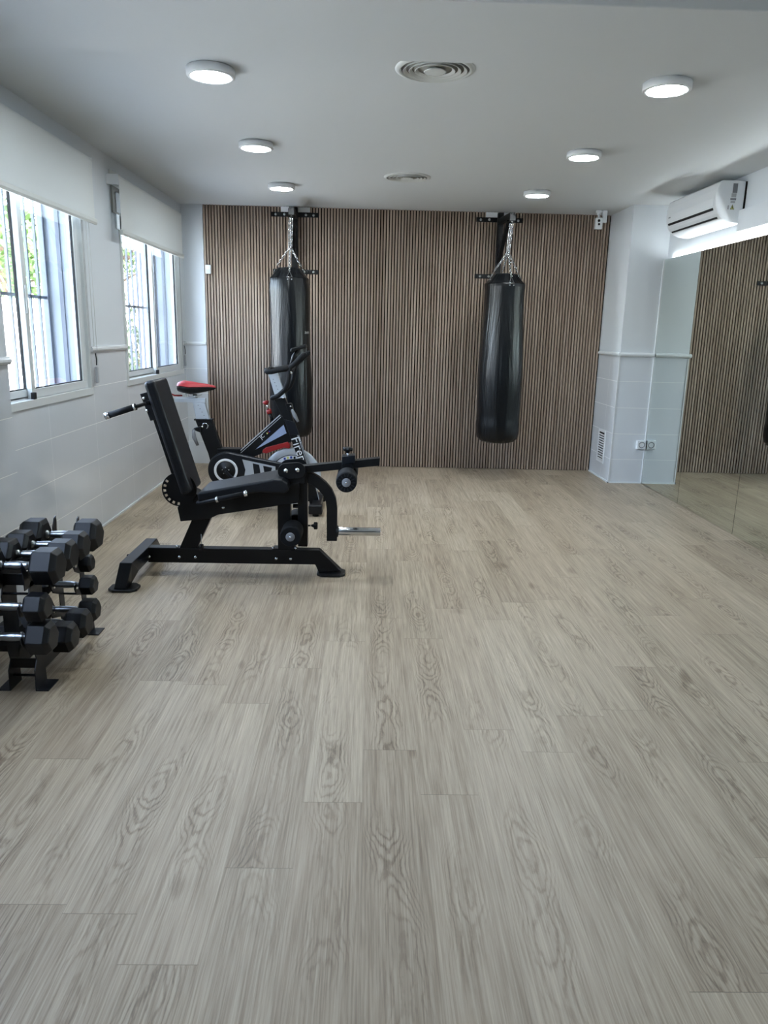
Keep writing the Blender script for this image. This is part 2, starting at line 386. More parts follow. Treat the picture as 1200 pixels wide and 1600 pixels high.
# ------------------------------------------------------------------ windows
def window(name, y0, y1, lab):
    z0, z1 = WZ; ym = (y0 + y1) / 2
    xi = XL + .012
    f = MB()
    f.box(XL - .07, xi, y0, y1, z0, z0 + .045); f.box(XL - .07, xi, y0, y1, z1 - .05, z1)
    f.box(XL - .07, xi, y0, y0 + .035, z0 + .045, z1 - .05)
    f.box(XL - .07, xi, y1 - .04, y1, z0 + .045, z1 - .05)
    for q in (.046, .058, .070): f.box(XL - .068, XL - .01, y1 - q - .004, y1 - q + .004, z0 + .045, z1 - .05)
    sl = MB()
    for q in (.008, .020, .032): sl.box(XL + .0115, XL + .0127, y1 - q - .0009, y1 - q + .0009, z0 + .05, z1 - .05)
    f.box(XL - .045, XL - .040, y0 + .035, y1 - .04, z0 + .045, z0 + .06)
    fr = struct(f, name, 'alu', lab, bevel=.003)
    sl.build('seal', 'bars', fr)
    def sash(ya, yb, xa, xb, rail):
        s = MB(); st = .05
        s.box(xa, xb, ya, yb, z0 + .047, z0 + .047 + rail); s.box(xa, xb, ya, yb, z1 - .10, z1 - .052)
        s.box(xa, xb, ya, ya + st, z0 + .047 + rail, z1 - .10); s.box(xa, xb, yb - st, yb, z0 + .047 + rail, z1 - .10)
        g = s.build('sash', 'alu', fr, bevel=.003); g['kind'] = 'structure'
        xm = (xa + xb) / 2
        gs = MB()
        for yy0, yy1, zz0, zz1 in ((ya + st, ya + st + .006, z0 + .05 + rail, z1 - .10), (yb - st - .006, yb - st, z0 + .05 + rail, z1 - .10), (ya + st, yb - st, z0 + .047 + rail, z0 + .053 + rail)):
            gs.box(xm - .007, xm + .007, yy0, yy1, zz0, zz1)
        gs.build('gasket', 'dark', g)
        MB().box(xm - .002, xm + .002, ya + st - .004, yb - st + .004, z0 + .043 + rail, z1 - .096).build('pane', 'glass', g)
    sash(y0 + .03, ym + .03, XL - .062, XL - .040, .05)
    sash(ym - .03, y1 - .075, XL - .036, XL - .008, .05)
    MB().box(XL - .006, XL + .016, ym - .06, ym - .028, z0 + .045, z0 + .082).build('latch', 'dark', fr, bevel=.003)
    MB().box(XL - .007, XL - .001, ym - .022, ym + .006, 1.45, 1.60).build('handle', 'alu', fr, bevel=.002)
    return fr
window('window_1', W1[0], W1[1], 'white sliding aluminium window nearest the pier')
window('window_2', W2[0], W2[1], 'white sliding aluminium window nearest the slat wall')
window('window_3', W3[0], W3[1], 'unseen white sliding aluminium window in front of the pier')  # out of view, placed by the window spacing, added for its daylight
# reveal linings, added in a darker grey so strong daylight does not burn them out
for n_, (a, b) in enumerate((W1, W2)):
    j = MB().box(XLO - .006, XL - .072, b - .006, b + .002, WZ[0], WZ[1]).box(XLO - .006, XL - .072, a - .002, a + .006, WZ[0], WZ[1]).box(XLO - .03, XL - .072, a + .006, b - .006, WZ[0] - .004, WZ[0] + .006)
    struct(j, 'trim_%d' % (10 + n_), 'reveal', 'outer reveal of a window, greyed down against strong daylight')
# reveals have a shutter guide, and a sill outside
for n_, (a, b) in enumerate((W1, W2)):
    g = MB()
    for y, s in ((b, -1), (a, 1)):
        g.box(-2.050, -2.025, *sorted((y, y + .016 * s)), WZ[0], WZ[1])
    struct(g, 'trim_%d' % (8 + n_), 'bars', 'shutter guide in the outer reveal of a window')
def grille(y0, y1, lab):
    t = thing('window_grille', lab, 'window grille', (-2.135, (y0 + y1) / 2, WZ[0]), 'painted steel grilles outside the windows')
    f = MB().box(-2.150, -2.120, y0 + .006, y0 + .03, WZ[0], WZ[1]).box(-2.152, -2.120, y1 - .035, y1 - .006, WZ[0], WZ[1])
    f.box(-2.145, -2.125, y0 + .03, y1 - .035, WZ[0] + .03, WZ[0] + .045).box(-2.145, -2.125, y0 + .03, y1 - .035, 2.36, 2.375)
    f.build('frame', 'bars', t)
    MB().box(-2.143, -2.127, y0 + .03, y1 - .035, 1.553, 1.572).build('rail', 'bars', t)
    n = int((y1 - y0) / .131)
    for i in range(1, n):
        y = y0 + (y1 - y0) * i / n
        MB().box(-2.143, -2.127, y - .008, y + .008, WZ[0] + .03, 2.37).build('bar', 'bars', t)
grille(W1[0], W1[1], 'grey vertical-bar grille outside the window beside the pier')
grille(W2[0], W2[1], 'grey vertical-bar grille outside the window nearest the slat wall')

# ------------------------------------------------------------------ roller blinds
def blind(y0, y1, lab, chain_y):
    xf = XL + .085; zt, zb = 2.44, 2.06
    t = thing('roller_blind', lab, 'roller blind', (XL, (y0 + y1) / 2, zb), 'white roller blinds over the windows')
    r = .034
    # fabric wrapped over the roll and hanging in front
    outer = [(xf, zb)] + [(xf, zb + .1), (xf, zb + .22)] + [(xf - r + r * math.cos(a), zt - r + r * math.sin(a)) for a in [PI * k / 16 for k in range(0, 13)]]
    inner = [(x_ - .0018 if i < 3 else (xf - r) + (x_ - (xf - r)) * .95, z_ if i < 3 else (zt - r) + (z_ - (zt - r)) * .95) for i, (x_, z_) in enumerate(outer)]
    MB().prism(outer + inner[::-1], y0, y1, 'y', smooth=False).build('fabric', 'blind', t)
    MB().cyl((xf - r, y0 - .004, zt - r), (xf - r, y1 + .004, zt - r), .026, 0, 20).build('roller_tube', 'white', t)
    hem = [(xf - .012, zb - .028), (xf + .006, zb - .032), (xf + .012, zb - .018), (xf + .010, zb + .004), (xf - .008, zb + .008)]
    MB().prism(hem, y0 - .004, y1 + .012, 'y').build('bottom_bar', 'hem', t, bevel=.002)
    for y in (y0 - .012, y1 + .006):
        MB().box(XL, xf, y - .003, y + .003, zt - .075, zt - .005).build('bracket', 'white', t, bevel=.002)
    c = MB()
    for dx in (.012, .030):
        c.cyl((XL + dx, chain_y, 1.13), (XL + dx, chain_y, zt - .04), .0018, 0, 6)
    ch = c.build('cord', 'alu', t)
    MB().tube([(XL + .021, chain_y - .001, 1.13), (XL + .021, chain_y + .004, 1.17), (XL + .019, chain_y - .002, 1.21)], .004, 0, 8).build('cord_clip', 'dark', ch)
    MB().box(XL + .010, XL + .030, chain_y - .014, chain_y + .014, 1.01, 1.12).build('cord_weight', 'lgrey', ch, bevel=.006)
blind(3.42, 5.20, 'large white roller blind half lowered over the window beside the pier', 5.235)
blind(5.735, 7.53, 'white roller blind half lowered over the window nearest the slat wall', 7.745)
blind(0.93, 2.71, 'unseen white roller blind half lowered over the window in front of the pier', 2.745)  # out of view, added to hold back light on the near floor
t = thing('shutter_strap_box', 'taupe shutter strap box on the wall behind the far roller blind', 'strap box', (XL, 5.88, 2.08))
MB().box(XL, XL + .014, 5.77, 6.02, 2.375, 2.475).build('cap', 'hem', t, bevel=.006)
MB().box(XL, XL + .012, 5.80, 6.02, 2.19, 2.375).build('body', 'taupe', t, bevel=.003)
MB().box(XL + .012, XL + .017, 5.86, 6.0, 2.20, 2.34).build('cover', 'lgrey', t, bevel=.003)
MB().box(XL, XL + .012, 5.87, 6.02, 2.085, 2.19).build('guide', 'white', t, bevel=.003)

# ------------------------------------------------------------------ mirrors, LED
edges = [7.184, 6.305, 5.286, 4.267, 3.248, 2.229]
wh = ['between the column and the first joint', 'second from the column', 'third from the column', 'fourth from the column', 'farthest from the column']
for i in range(5):
    y1, y0 = edges[i], edges[i + 1]
    m_ = MB().box(XR - .006, XR + .006, y0 + .0022, y1 - .0022, .004, 2.098, 0)
    o = m_.build('wall_mirror', ['mirror_edge', 'mirror'], org=(XR, (y0 + y1) / 2, 0))
    for p in o.data.polygons:
        if p.normal.x < -.9: p.material_index = 1
    tag(o, 'tall frameless mirror panel on the right wall, ' + wh[i], 'mirror', 'frameless mirror panels on the right wall')
t = thing('led_light_strip', 'glowing white light strip along the top edge of the mirrors', 'light strip', (XR + .012, 5, 2.09))
MB().box(XR + .007, XR + .02, 2.3, 7.06, 2.086, 2.092).build('backing', 'white', t)
MB().box(XR + .008, XR + .018, 2.3, 7.06, 2.0925, 2.098).build('diffuser', 'led', t)

# ------------------------------------------------------------------ ceiling lamps and vents
def lamp(loc, lab):
    t = thing('ceiling_lamp', lab, 'ceiling lamp', loc, 'round surface-mounted ceiling lamps')
    x, y, z = loc
    MB().lathe((x, y, z), (0, 0, -1), [(0, .104), (.004, .104), (.004, .111), (.034, .111), (.038, .107), (.039, .094), (.034, .090)], 0, 48, caps=False).build('housing', 'white', t)
    MB().lathe((x, y, z), (0, 0, -1), [(.033, .0), (.036, .090), (.0362, .088), (.038, .0)], 0, 48).build('diffuser', 'lampglow', t)
    return t
names = {(0, 0): 'round white lamp above the window side, nearest the beam', (0, 1): 'round white lamp above the window side, middle of its row', (0, 2): 'round white lamp above the window side, nearest the slat wall',
         (1, 0): 'round white lamp above the mirror side, nearest the beam', (1, 1): 'round white lamp above the mirror side, middle of its row', (1, 2): 'round white lamp above the mirror side, nearest the slat wall'}
first = None
for c_, x in enumerate((-.762, 1.370)):
    for r_, y in enumerate((3.862, 5.272, 6.69)):
        if first is None: first = lamp((x, y, ZC), names[(c_, r_)])
        else: copy_tree(first, (x, y, ZC), names[(c_, r_)])
def vent(x, y, lab):
    t = thing('ceiling_vent', lab, 'air vent', (x, y, ZC), 'round ceiling air vents')
    MB().lathe((x, y, ZC), (0, 0, -1), [(0, .182), (.003, .182), (.010, .165), (.010, .158), (.002, .156)], 0, 48, caps=False).build('flange', 'hem', t)
    MB().lathe((x, y, ZC), (0, 0, -1), [(.0006, .157), (.0012, 0.001)], 0, 48).build('back_plate', 'taupe', t)
    for r in (.135, .108, .081):
        MB().lathe((x, y, ZC), (0, 0, -1), [(.002, r), (.012, r + .012), (.0135, r + .010), (.004, r - .004)], 0, 40, caps=False).build('louvre_ring', 'hem', t)
    MB().lathe((x, y, ZC), (0, 0, -1), [(.003, .030), (.014, .052), (.015, .045), (.010, .001)], 0, 40).build('centre_cone', 'hem', t)
    return t
v1 = vent(.271, 3.775, 'larger-looking round air vent partly cut off by the ceiling beam')
copy_tree(v1, (.262, 6.24, ZC), 'round ceiling air vent between the farther lamps')

# ------------------------------------------------------------------ air conditioner
def ac():
    y0, y1 = 5.80, 6.74
    t = thing('air_conditioner', 'white wall air conditioner above the mirrors', 'air conditioner', (XR, (y0 + y1) / 2, 2.21))
    X = lambda d: XR + .012 - d
    prof = [(X(0), 2.225), (X(0), 2.52), (X(.17), 2.522), (X(.198), 2.505), (X(.208), 2.46), (X(.212), 2.40), (X(.206), 2.345), (X(.186), 2.295), (X(.15), 2.258), (X(.10), 2.235), (X(.05), 2.228)]
    MB().prism(prof, y0, y1, 'y').build('body', 'white_gloss', t, bevel=.008, seg=3)
    fp = [(X(.206), 2.47), (X(.215), 2.40), (X(.2095), 2.35), (X(.2055), 2.35), (X(.210), 2.40), (X(.20), 2.47)]
    MB().prism(fp, y0 + .035, y1 - .035, 'y').build('front_panel', 'white_gloss', t)
    lp = lambda a, b, o: [(X(a[0] + o), a[1] - o), (X(b[0] + o), b[1] - o), (X(b[0] - .004), b[1] + .004), (X(a[0] - .004), a[1] + .004)]
    MB().prism(lp((.2045, 2.337), (.197, 2.322), .0025), y0 + .05, y1 - .04, 'y').build('upper_slot', 'dark', t)
    MB().prism(lp((.168, 2.276), (.158, 2.266), .003), y0 + .05, y1 - .04, 'y').build('lower_slot', 'dark', t)
    fl = MB().prism([(X(.195), 2.312), (X(.174), 2.283), (X(.171), 2.286), (X(.191), 2.315)], y0 + .055, y1 - .045, 'y').build('flap', 'white_gloss', t)
    # stickers on the near end
    def st(d0, d1, z0, z1, m, nm='sticker'):
        MB().box(X(d1), X(d0), y0 - .0012, y0 + .001, z0, z1).build(nm, m, t)
    st(.060, .094, 2.435, 2.500, 'grey'); st(.064, .099, 2.405, 2.432, 'lgrey'); st(.062, .104, 2.386, 2.400, 'grey'); st(.068, .10, 2.366, 2.380, 'lgrey')
    tr = MB().prism([(X(.098), 2.322), (X(.068), 2.322), (X(.083), 2.356)], y0 - .0016, y0 + .001, 'y', 1)
    tr.prism([(X(.0945), 2.3245), (X(.0715), 2.3245), (X(.083), 2.351)], y0 - .0022, y0 - .0016, 'y', 0)
    tr.prism([(X(.086), 2.328), (X(.080), 2.328), (X(.081), 2.344), (X(.085), 2.344)], y0 - .0028, y0 - .0022, 'y', 1)
    tr.build('warning_sign', ['yellow', 'dark'], t)
    st(.108, .118, 2.322, 2.350, 'lgrey')
    MB().box(XR + .0075, XR + .0195, y0 - .004, y1 + .002, 2.235, 2.515).build('mounting_plate', 'dark', t)
    MB().prism([(X(.2135), 2.375), (X(.2145), 2.375), (X(.2142), 2.385), (X(.2132), 2.385)], y1 - .10, y1 - .06, 'y').build('badge', 'grey', t)
ac()

# ------------------------------------------------------------------ wall bits
t = thing('security_camera', 'small white security camera hung at the ceiling beside the column', 'camera', (2.14, 7.55, 2.44))
b = MB().box(2.108, 2.178, 7.50, 7.54, 2.385, 2.49)
b.build('body', 'white_gloss', t, bevel=.008, seg=3)
MB().lathe((2.140, 7.5005, 2.462), (0, -1, 0), [(0, .013), (.003, .012), (.003, .001)], 0, 20).build('lens', 'dark', t)
MB().lathe((2.143, 7.5005, 2.430), (0, -1, 0), [(0, .011), (.002, .010), (.002, .001)], 0, 20).build('sensor', 'dark', t)
MB().cyl((2.143, 7.525, 2.49), (2.150, 7.56, 2.54), .010).ball((2.150, 7.56, 2.535), .02).build('arm', 'white', t)
MB().cyl((2.155, 7.57, 2.54), (2.155, 7.57, ZC), .032).build('mount', 'white', t)
MB().box(2.185, 2.225, 7.53, 7.57, 2.45, 2.56).box(2.15, 2.20, 7.54, 7.56, 2.47, 2.49).build('junction_box', 'white', t, bevel=.004)
t = thing('motion_sensor', 'small white motion sensor at the left edge of the slat wall', 'motion sensor', (-1.622, YB, 1.925))
MB().box(-1.652, -1.595, YB - .034, YB - .004, 1.915, 2.000).build('body', 'white', t, bevel=.008, seg=3)
MB().box(-1.640, -1.607, YB - .0375, YB - .034, 1.925, 1.955).build('lens', 'hem', t, bevel=.001)
t = thing('wall_socket', 'white surface-mounted socket on the column beside the mirror', 'wall socket', (2.642, YC, .34))
MB().box(2.598, 2.686, YC - .035, YC, .342, .428).build('box', 'white_gloss', t, bevel=.005, seg=3)
MB().lathe((2.642, YC - .0352, .385), (0, 1, 0), [(-.002, .030), (-.002, .024), (.010, .023), (.010, .001)], 0, 32, caps=False).build('plug_well', 'grey', t)
for dx in (-.009, .009): MB().cyl((2.642 + dx, YC - .028, .385), (2.642 + dx, YC - .0245, .385), .0035, 0, 10).build('pin_hole', 'dark', t)
t = thing('vent_grille', 'white slatted vent grille low on the side of the column', 'vent grille', (XC, 7.51, .155))
f = MB().box(XC - .006, XC, 7.40, 7.425, .155, .485).box(XC - .006, XC, 7.597, 7.622, .155, .485).box(XC - .006, XC, 7.425, 7.597, .155, .180).box(XC - .006, XC, 7.425, 7.597, .460, .485)
f.build('frame', 'white', t)
MB().box(XC - .0015, XC - .0002, 7.425, 7.597, .18, .46).build('back_plate', 'dark', t)
for i in range(11):
    z = .187 + i * .0245
    MB().prism([(XC - .009, z), (XC - .003, z + .009), (XC - .002, z + .007), (XC - .008, z - .003)], 7.425, 7.597, 'y').build('slat', 'white', t)

# ------------------------------------------------------------------ punching bags
def chain(mb, a, b, link=.030, r=.0026, wd=.008, mi=0):
    a, b = Vector(a), Vector(b); L = (b - a).length; n = max(1, round(L / (link * .78))); d = (b - a).normalized()
    u = d.orthogonal().normalized(); v = d.cross(u)
    for i in range(n):
        c = a + (b - a) * ((i + .5) / n); s_, o_ = (u, v) if i % 2 else (v, u)
        h = link / 2
        pts = [c + d * (h - wd) * (1 if k < 4 else -1) + (s_ * math.cos(q) + d * math.sin(q)) * wd for k, q in [(k, PI * (k / 3 if k < 4 else (k - 1) / 3)) for k in range(8)]]
        mb.tube(pts, r, mi, 5, closed=True)
def bag(cx, cy, lab, ztop, zbot, r0, r1, seedv, text=None, lean=0.):
    rn = random.Random(seedv)
    t = thing('punching_bag', lab, 'punching bag', (cx, cy, zbot), 'black punching bags')
    n = 64; rings = []
    H = ztop - zbot
    prof = [(0, .02), (.004, .5), (.014, .78), (.035, .93), (.07, .99), (.12, 1.0)]
    ph = [rn.uniform(0, 6.3) for _ in range(8)]
    def ring(z, r, wr, fold):
        out = []
        for k in range(n):
            a = 2 * PI * k / n
            w_ = 1 + wr * (.35 * math.sin(5 * a + ph[0] + z * 3) + .4 * math.sin(9 * a + ph[1] - z * 2) + .25 * math.sin(3 * a + ph[2]))
            f_ = 1 - fold * (.5 + .5 * math.cos(4 * a + PI)) 
            out.append(Vector((cx + r * w_ * f_ * math.cos(a) + lean * (z - zbot), cy + r * w_ * f_ * math.sin(a), z)))
        return out
    for h, q in prof: rings.append(ring(zbot + h * H if h < .3 else zbot, r1 * q, .006, 0))
    for i in range(1, 26):
        f_ = .12 + (.90 - .12) * i / 25
        r = r1 + (r0 - r1) * max(0, (f_ - .25) / .65) ** 1.2 + .006 * math.sin(f_ * 9 + ph[3])
        rings.append(ring(zbot + H * f_, r, .008 + .022 * max(0, f_ - .55), 0))
    top = ztop
    for dz, q_, w_, fo in ((.125, .995, .015, .0), (.10, 1.0, .02, .01), (.090, .985, .025, .02), (.083, .93, .03, .03), (.055, .80, .04, .05), (.022, .66, .05, .08), (.004, .58, .06, .10), (.0, .53, .06, .10), (.010, .46, .06, .12), (.035, .01, 0, 0)):
        rings.append(ring(top - dz, r0 * q_, w_, fo))
    MB().loft(rings).build('bag_body', 'vinyl', t)
    hook = Vector((cx + lean * H + .022, cy - .028, 2.380)); ring_z = 2.14
    mid = Vector((cx + lean * H + .012, cy, ring_z))
    for k in range(4):
        a = -PI / 2 + .12 + k * PI / 2; rr = r0 * (.97 if k == 0 else .60)
        lug = Vector((cx + lean * H + rr * math.cos(a), cy + rr * math.sin(a), top - (.068 if k == 0 else .012)))
        c = MB(); chain(c, mid, lug + Vector((0, 0, .03)), .026, .0030, .0075)
        c.build('chain', 'chrome', t)
        d = MB(); tv = Vector((-math.sin(a), math.cos(a), 0)); ov = Vector((math.cos(a), math.sin(a), 0)) * .03
        d.tube([lug + Vector((0, 0, .03)), lug + ov + tv * .022 - Vector((0, 0, .025)), lug + ov - tv * .022 - Vector((0, 0, .025))], .003, 0, 6, closed=True)
        d.build('triangle_ring', 'chrome', t)
        for s_ in (-1, 1): MB().ball(lug + ov * 1.12 + tv * .018 * s_ - Vector((0, 0, .045)), .006, 0, 8).build('rivet', 'steel', t)
    c = MB(); chain(c, hook + Vector((-.008, 0, 0)), mid + Vector((-.006, 0, 0)), .04, .0042, .0105); c.build('chain', 'chrome', t)
    c = MB(); chain(c, hook + Vector((.008, 0, 0)), mid + Vector((.008, 0, .0)), .04, .0042, .0105); c.build('chain', 'chrome', t)
    MB().tube([mid + Vector((.016 * math.cos(q), 0, .016 * math.sin(q))) for q in [2 * PI * k / 16 for k in range(16)]], .003, 0, 6, closed=True).build('ring', 'chrome', t)
    if text:
        vs, fs = text_mesh(text, .046); R_ = r0 + .0135
        a0 = text_a0
        mb = MB(); mb.add([(cx + R_ * math.cos(a0 + x_ / R_), cy + R_ * math.sin(a0 + x_ / R_), 1.36 + y_) for x_, y_, z_ in vs], fs)
        mb.build('lettering', 'white', t)
    return t
text_a0 = -.80
bag(1.255, 7.30, 'black punching bag hanging right of centre, nearer the column', 1.945, .36, .190, .213, 3, lean=-.004)
bag(-.748, 7.30, 'black punching bag hanging behind the exercise bike', 1.95, .37, .182, .200, 5, text='aen', lean=-.012)
def bracket(cx, lab):
    t = thing('bag_bracket', lab, 'wall bracket', (cx, YB, 1.9), 'black wall brackets holding the punching bags')
    fz = YB - .004
    MB().box(cx - .233, cx + .227, fz - .008, fz, 2.468, 2.512).build('upper_crossbar', 'black', t, bevel=.002)
    MB().box(cx - .224, cx + .229, fz - .008, fz, 1.935, 1.978).build('lower_crossbar', 'black', t, bevel=.002)
    MB().box(cx - .028, cx + .028, fz - .062, fz - .008, 1.90, 2.552).build('upright', 'black', t, bevel=.003)
    a = MB().tube([(cx + .0, fz - .06, 2.47), (cx + .022, 7.27, 2.455)], .02, 0, sq=(.025, .025, (0, 0, 1)))
    a.build('arm', 'black', t, bevel=.002)
    MB().tube([(cx, fz - .06, 2.10), (cx + .016, 7.42, 2.435)], .02, 0, sq=(.018, .018, (0, 1, 0))).build('brace', 'black', t, bevel=.002)
    MB().box(cx - .006, cx + .050, 7.245, 7.30, 2.405, 2.462).build('end_box', 'black', t, bevel=.003)
    MB().ball((cx + .022, 7.272, 2.465), .007, 0, 8).ball((cx + .022, 7.272, 2.402), .008, 0, 8).build('eye_bolt', 'chrome', t)
    MB().box(cx - .14, cx + .145, fz - .006, fz, 2.514, 2.560).build('bare_wall_patch', 'white', t)  # white block standing for wall bared by a cut in the slats
    for bx, bz in ((-.19, 2.49), (-.105, 2.492), (.105, 2.49), (.18, 2.488), (-.17, 1.957), (-.085, 1.957), (.09, 1.957), (.18, 1.957)):
        MB().lathe((cx + bx, fz - .008, bz), (0, -1, 0), [(0, .012), (.004, .012), (.007, .008), (.008, .001)], 0, 12).build('bolt', 'steel', t)
bracket(1.255, 'black wall bracket holding the punching bag nearer the column')
bracket(-.760, 'black wall bracket holding the punching bag behind the bike')

# ------------------------------------------------------------------ leg extension bench
def bench():
    t = thing('leg_extension_machine', 'black leg extension bench with tall backrest and weight peg', 'exercise machine', (-.8, 4.22, 0))
    Y0, Y1 = 4.19, 4.25
    B = 'black'
    MB().prism([(-1.27, .152), (-.276, .152), (-.150, .028), (-.278, .014), (-.300, .064), (-1.27, .062)], Y0, Y1).build('base_rail', B, t, bevel=.004)
    cr = MB().prism([(3.852, .014), (3.885, .155), (4.378, .155), (4.52, .014), (4.43, .014), (4.335, .075), (3.985, .075), (3.94, .014)], -1.331, -1.264, 'x')
    for v in cr.v:
        if v.y < 3.97: v.x -= .030 * (.155 - v.z) / .14
    cr.build('rear_crossbar', 'steel_black', t, bevel=.004)
    def foot(x0, x1, y0, y1):
        c = .03; p = [(x0 + c, y0), (x1 - c, y0), (x1, y0 + c), (x1, y1 - c), (x1 - c, y1), (x0 + c, y1), (x0, y1 - c), (x0, y0 + c)]
        MB().prism(p, 0, .015, 'z').build('foot_pad', 'rubber', t, bevel=.003)
    foot(-1.395, -1.24, 3.835, 3.965); foot(-1.385, -1.21, 4.415, 4.55); foot(-.29, -.125, 4.15, 4.29)
    MB().prism([(-1.085, .152), (-.985, .152), (-.89, .35), (-.995, .35)], Y0, Y1).build('strut', B, t, bevel=.003)
    MB().box(-.516, -.442, Y0 - .003, Y1 + .003, .150, .56).build('front_post', B, t, bevel=.003)
    MB().box(-.545, -.415, Y0 - .004, Y1 + .004, .154, .160).build('post_flange', B, t)
    MB().prism([(-1.080, .40), (-1.066, .318), (-.90, .338), (-.85, .362), (-.394, .44), (-.385, .56), (-.92, .455), (-1.0, .50)], 4.16, 4.28).build('seat_frame', B, t, bevel=.004)
    # seat pad, wedge with rolled front edge
    sp = [(-.938, .455), (-.945, .500), (-.93, .512), (-.52, .594), (-.475, .592), (-.445, .570), (-.435, .535), (-.455, .512), (-.51, .512), (-.60, .517)]
    MB().prism(sp, 4.065, 4.375, 'y').build('seat', 'pad', t, bevel=.012, seg=3)
    # backrest pad
    ft, fb = Vector((-1.155, 1.122)), Vector((-.975, .500)); d = (ft - fb).normalized(); nrm = Vector((-d.y, d.x)) 
    if nrm.x > 0: nrm = -nrm
    th = .062
    def bp(u, v): p = fb + d * u + nrm * v; return (p.x, p.y)
    L = (ft - fb).length
    bk = MB().prism([bp(0, 0), bp(L, 0), bp(L, th), bp(0, th)], 4.075, 4.350)
    bo = bk.build('backrest', 'pad', t, bevel=.022, seg=4)
    sm = MB(); m1 = [bp(.02, th * .62), bp(L - .01, th * .62), bp(L - .01, th * .66), bp(.02, th * .66)]
    sm.prism(m1, 4.0725, 4.3525); sm.build('piping', 'foam', bo)
    MB().prism([bp(0, th + .005), bp(L - .08, th + .005), bp(L - .08, th + .045), bp(-.09, th + .045), bp(-.09, th + .0)], 4.185, 4.255).build('back_post', B, t, bevel=.003)
    MB().prism([bp(L - .21, th), bp(L - .055, th), bp(L - .055, th + .062), bp(L - .21, th + .055)], 4.165, 4.275).build('handle_plate', B, t, bevel=.003)
    # rear hand grip
    h0, h1 = Vector((-1.195, 4.06, .995)), Vector((-1.405, 4.06, .925))
    MB().cyl(h0, h1, .010, 0, 16).cyl(h0, (-1.21, 4.17, .99), .012).build('handle_bar', B, t)
    a = h0.lerp(h1, .33)
    MB().cyl(a, h1.lerp(h0, .06), .0165, 0, 20).build('grip', 'foam', t)
    for q0, q1 in ((.27, .32), (.95, 1.06)): MB().cyl(h0.lerp(h1, q0), h0.lerp(h1, q1), .0185, 0, 20).build('grip_collar', 'chrome', t)
    # seat side grip
    s0, s1 = Vector((-.925, 4.0, .464)), Vector((-.655, 4.0, .527))
    MB().cyl(s0, s1, .009, 0, 12).tube([s0, (-.935, 4.03, .46), (-.935, 4.165, .455)], .009, 0, 10).build('side_handle', 'steel_black', t)
    MB().cyl(s0.lerp(s1, .40), s0.lerp(s1, .93), .0135, 0, 16).build('grip', 'foam', t)
    for q0, q1 in ((.36, .41), (.93, 1.0)): MB().cyl(s0.lerp(s1, q0), s0.lerp(s1, q1), .0165, 0, 16).build('grip_collar', 'chrome', t)
    # adjustment quadrant with real slots
    c0, c1 = -1.062, .507
    q = MB(); ya, yb = 4.150, 4.158
    q.prism(circ(c0, c1, .074, 40), ya, yb)
    N = 72
    slot = set()
    for s_ in range(7):
        base = 28 + s_ * 4 
        slot.add(base % N); slot.add((base + 1) % N)
    for i in range(N):
        a0, a1 = 2 * PI * i / N, 2 * PI * (i + 1) / N
        def seg(ra, rb): q.prism([(c0 + ra * math.cos(a0), c1 + ra * math.sin(a0)), (c0 + rb * math.cos(a0), c1 + rb * math.sin(a0)), (c0 + rb * math.cos(a1), c1 + rb * math.sin(a1)), (c0 + ra * math.cos(a1), c1 + ra * math.sin(a1))], ya, yb)
        if i in slot: seg(.0905, .097)
        else: seg(.073, .097)
    q.build('adjustment_disc', B, t)
    # pivot plates, levers
    def stadium(xa, za, xb, zb, r):
        an = math.atan2(zb - za, xb - xa)
        return circ(xb, zb, r, 12, an - PI / 2, an + PI / 2, True) + circ(xa, za, r, 12, an + PI / 2, an + 1.5 * PI, True)
    MB().prism(stadium(-.462, .622, -.398, .628, .046), 4.150, 4.162).prism(stadium(-.462, .622, -.398, .628, .046), 4.278, 4.290).build('pivot_plate', B, t, bevel=.002)
    MB().prism([(-.50, .55), (-.36, .55), (-.35, .61), (-.42, .64), (-.50, .62)], 4.165, 4.275).build('pivot_block', B, t, bevel=.003)
    lv = MB().box(-.400, -.345, Y0, Y1, .172, .61); lv.build('curl_lever', B, t, bevel=.004)
    MB().cyl((-.43, 4.22, .408), (-.37, 4.22, .408), .012).build('stop_rod', B, t)
    MB().prism([(-.43, .598), (.064, .658), (.066, .702), (-.43, .640)], Y0 - .002, Y1 + .002).build('extension_arm', B, t, bevel=.003)
    pts = [(-.40, .600), (-.345, .585), (-.300, .562), (-.262, .532), (-.232, .496), (-.212, .452), (-.205, .40), (-.204, .30), (-.204, .208)]
    MB().tube([(x, 4.22, z) for x, z in pts], 0, 0, sq=(.030, .026, (0, 1, 0))).build('weight_arm', B, t, bevel=.003)
    pg = MB().cyl((-.178, 4.22, .262), (.078, 4.22, .262), .0245, 0, 32); pgo = pg.build('weight_peg', 'chrome', t, bevel=.003)
    MB().cyl((-.182, 4.22, .262), (-.168, 4.22, .262), .034, 0, 24).build('collar', B, pgo)
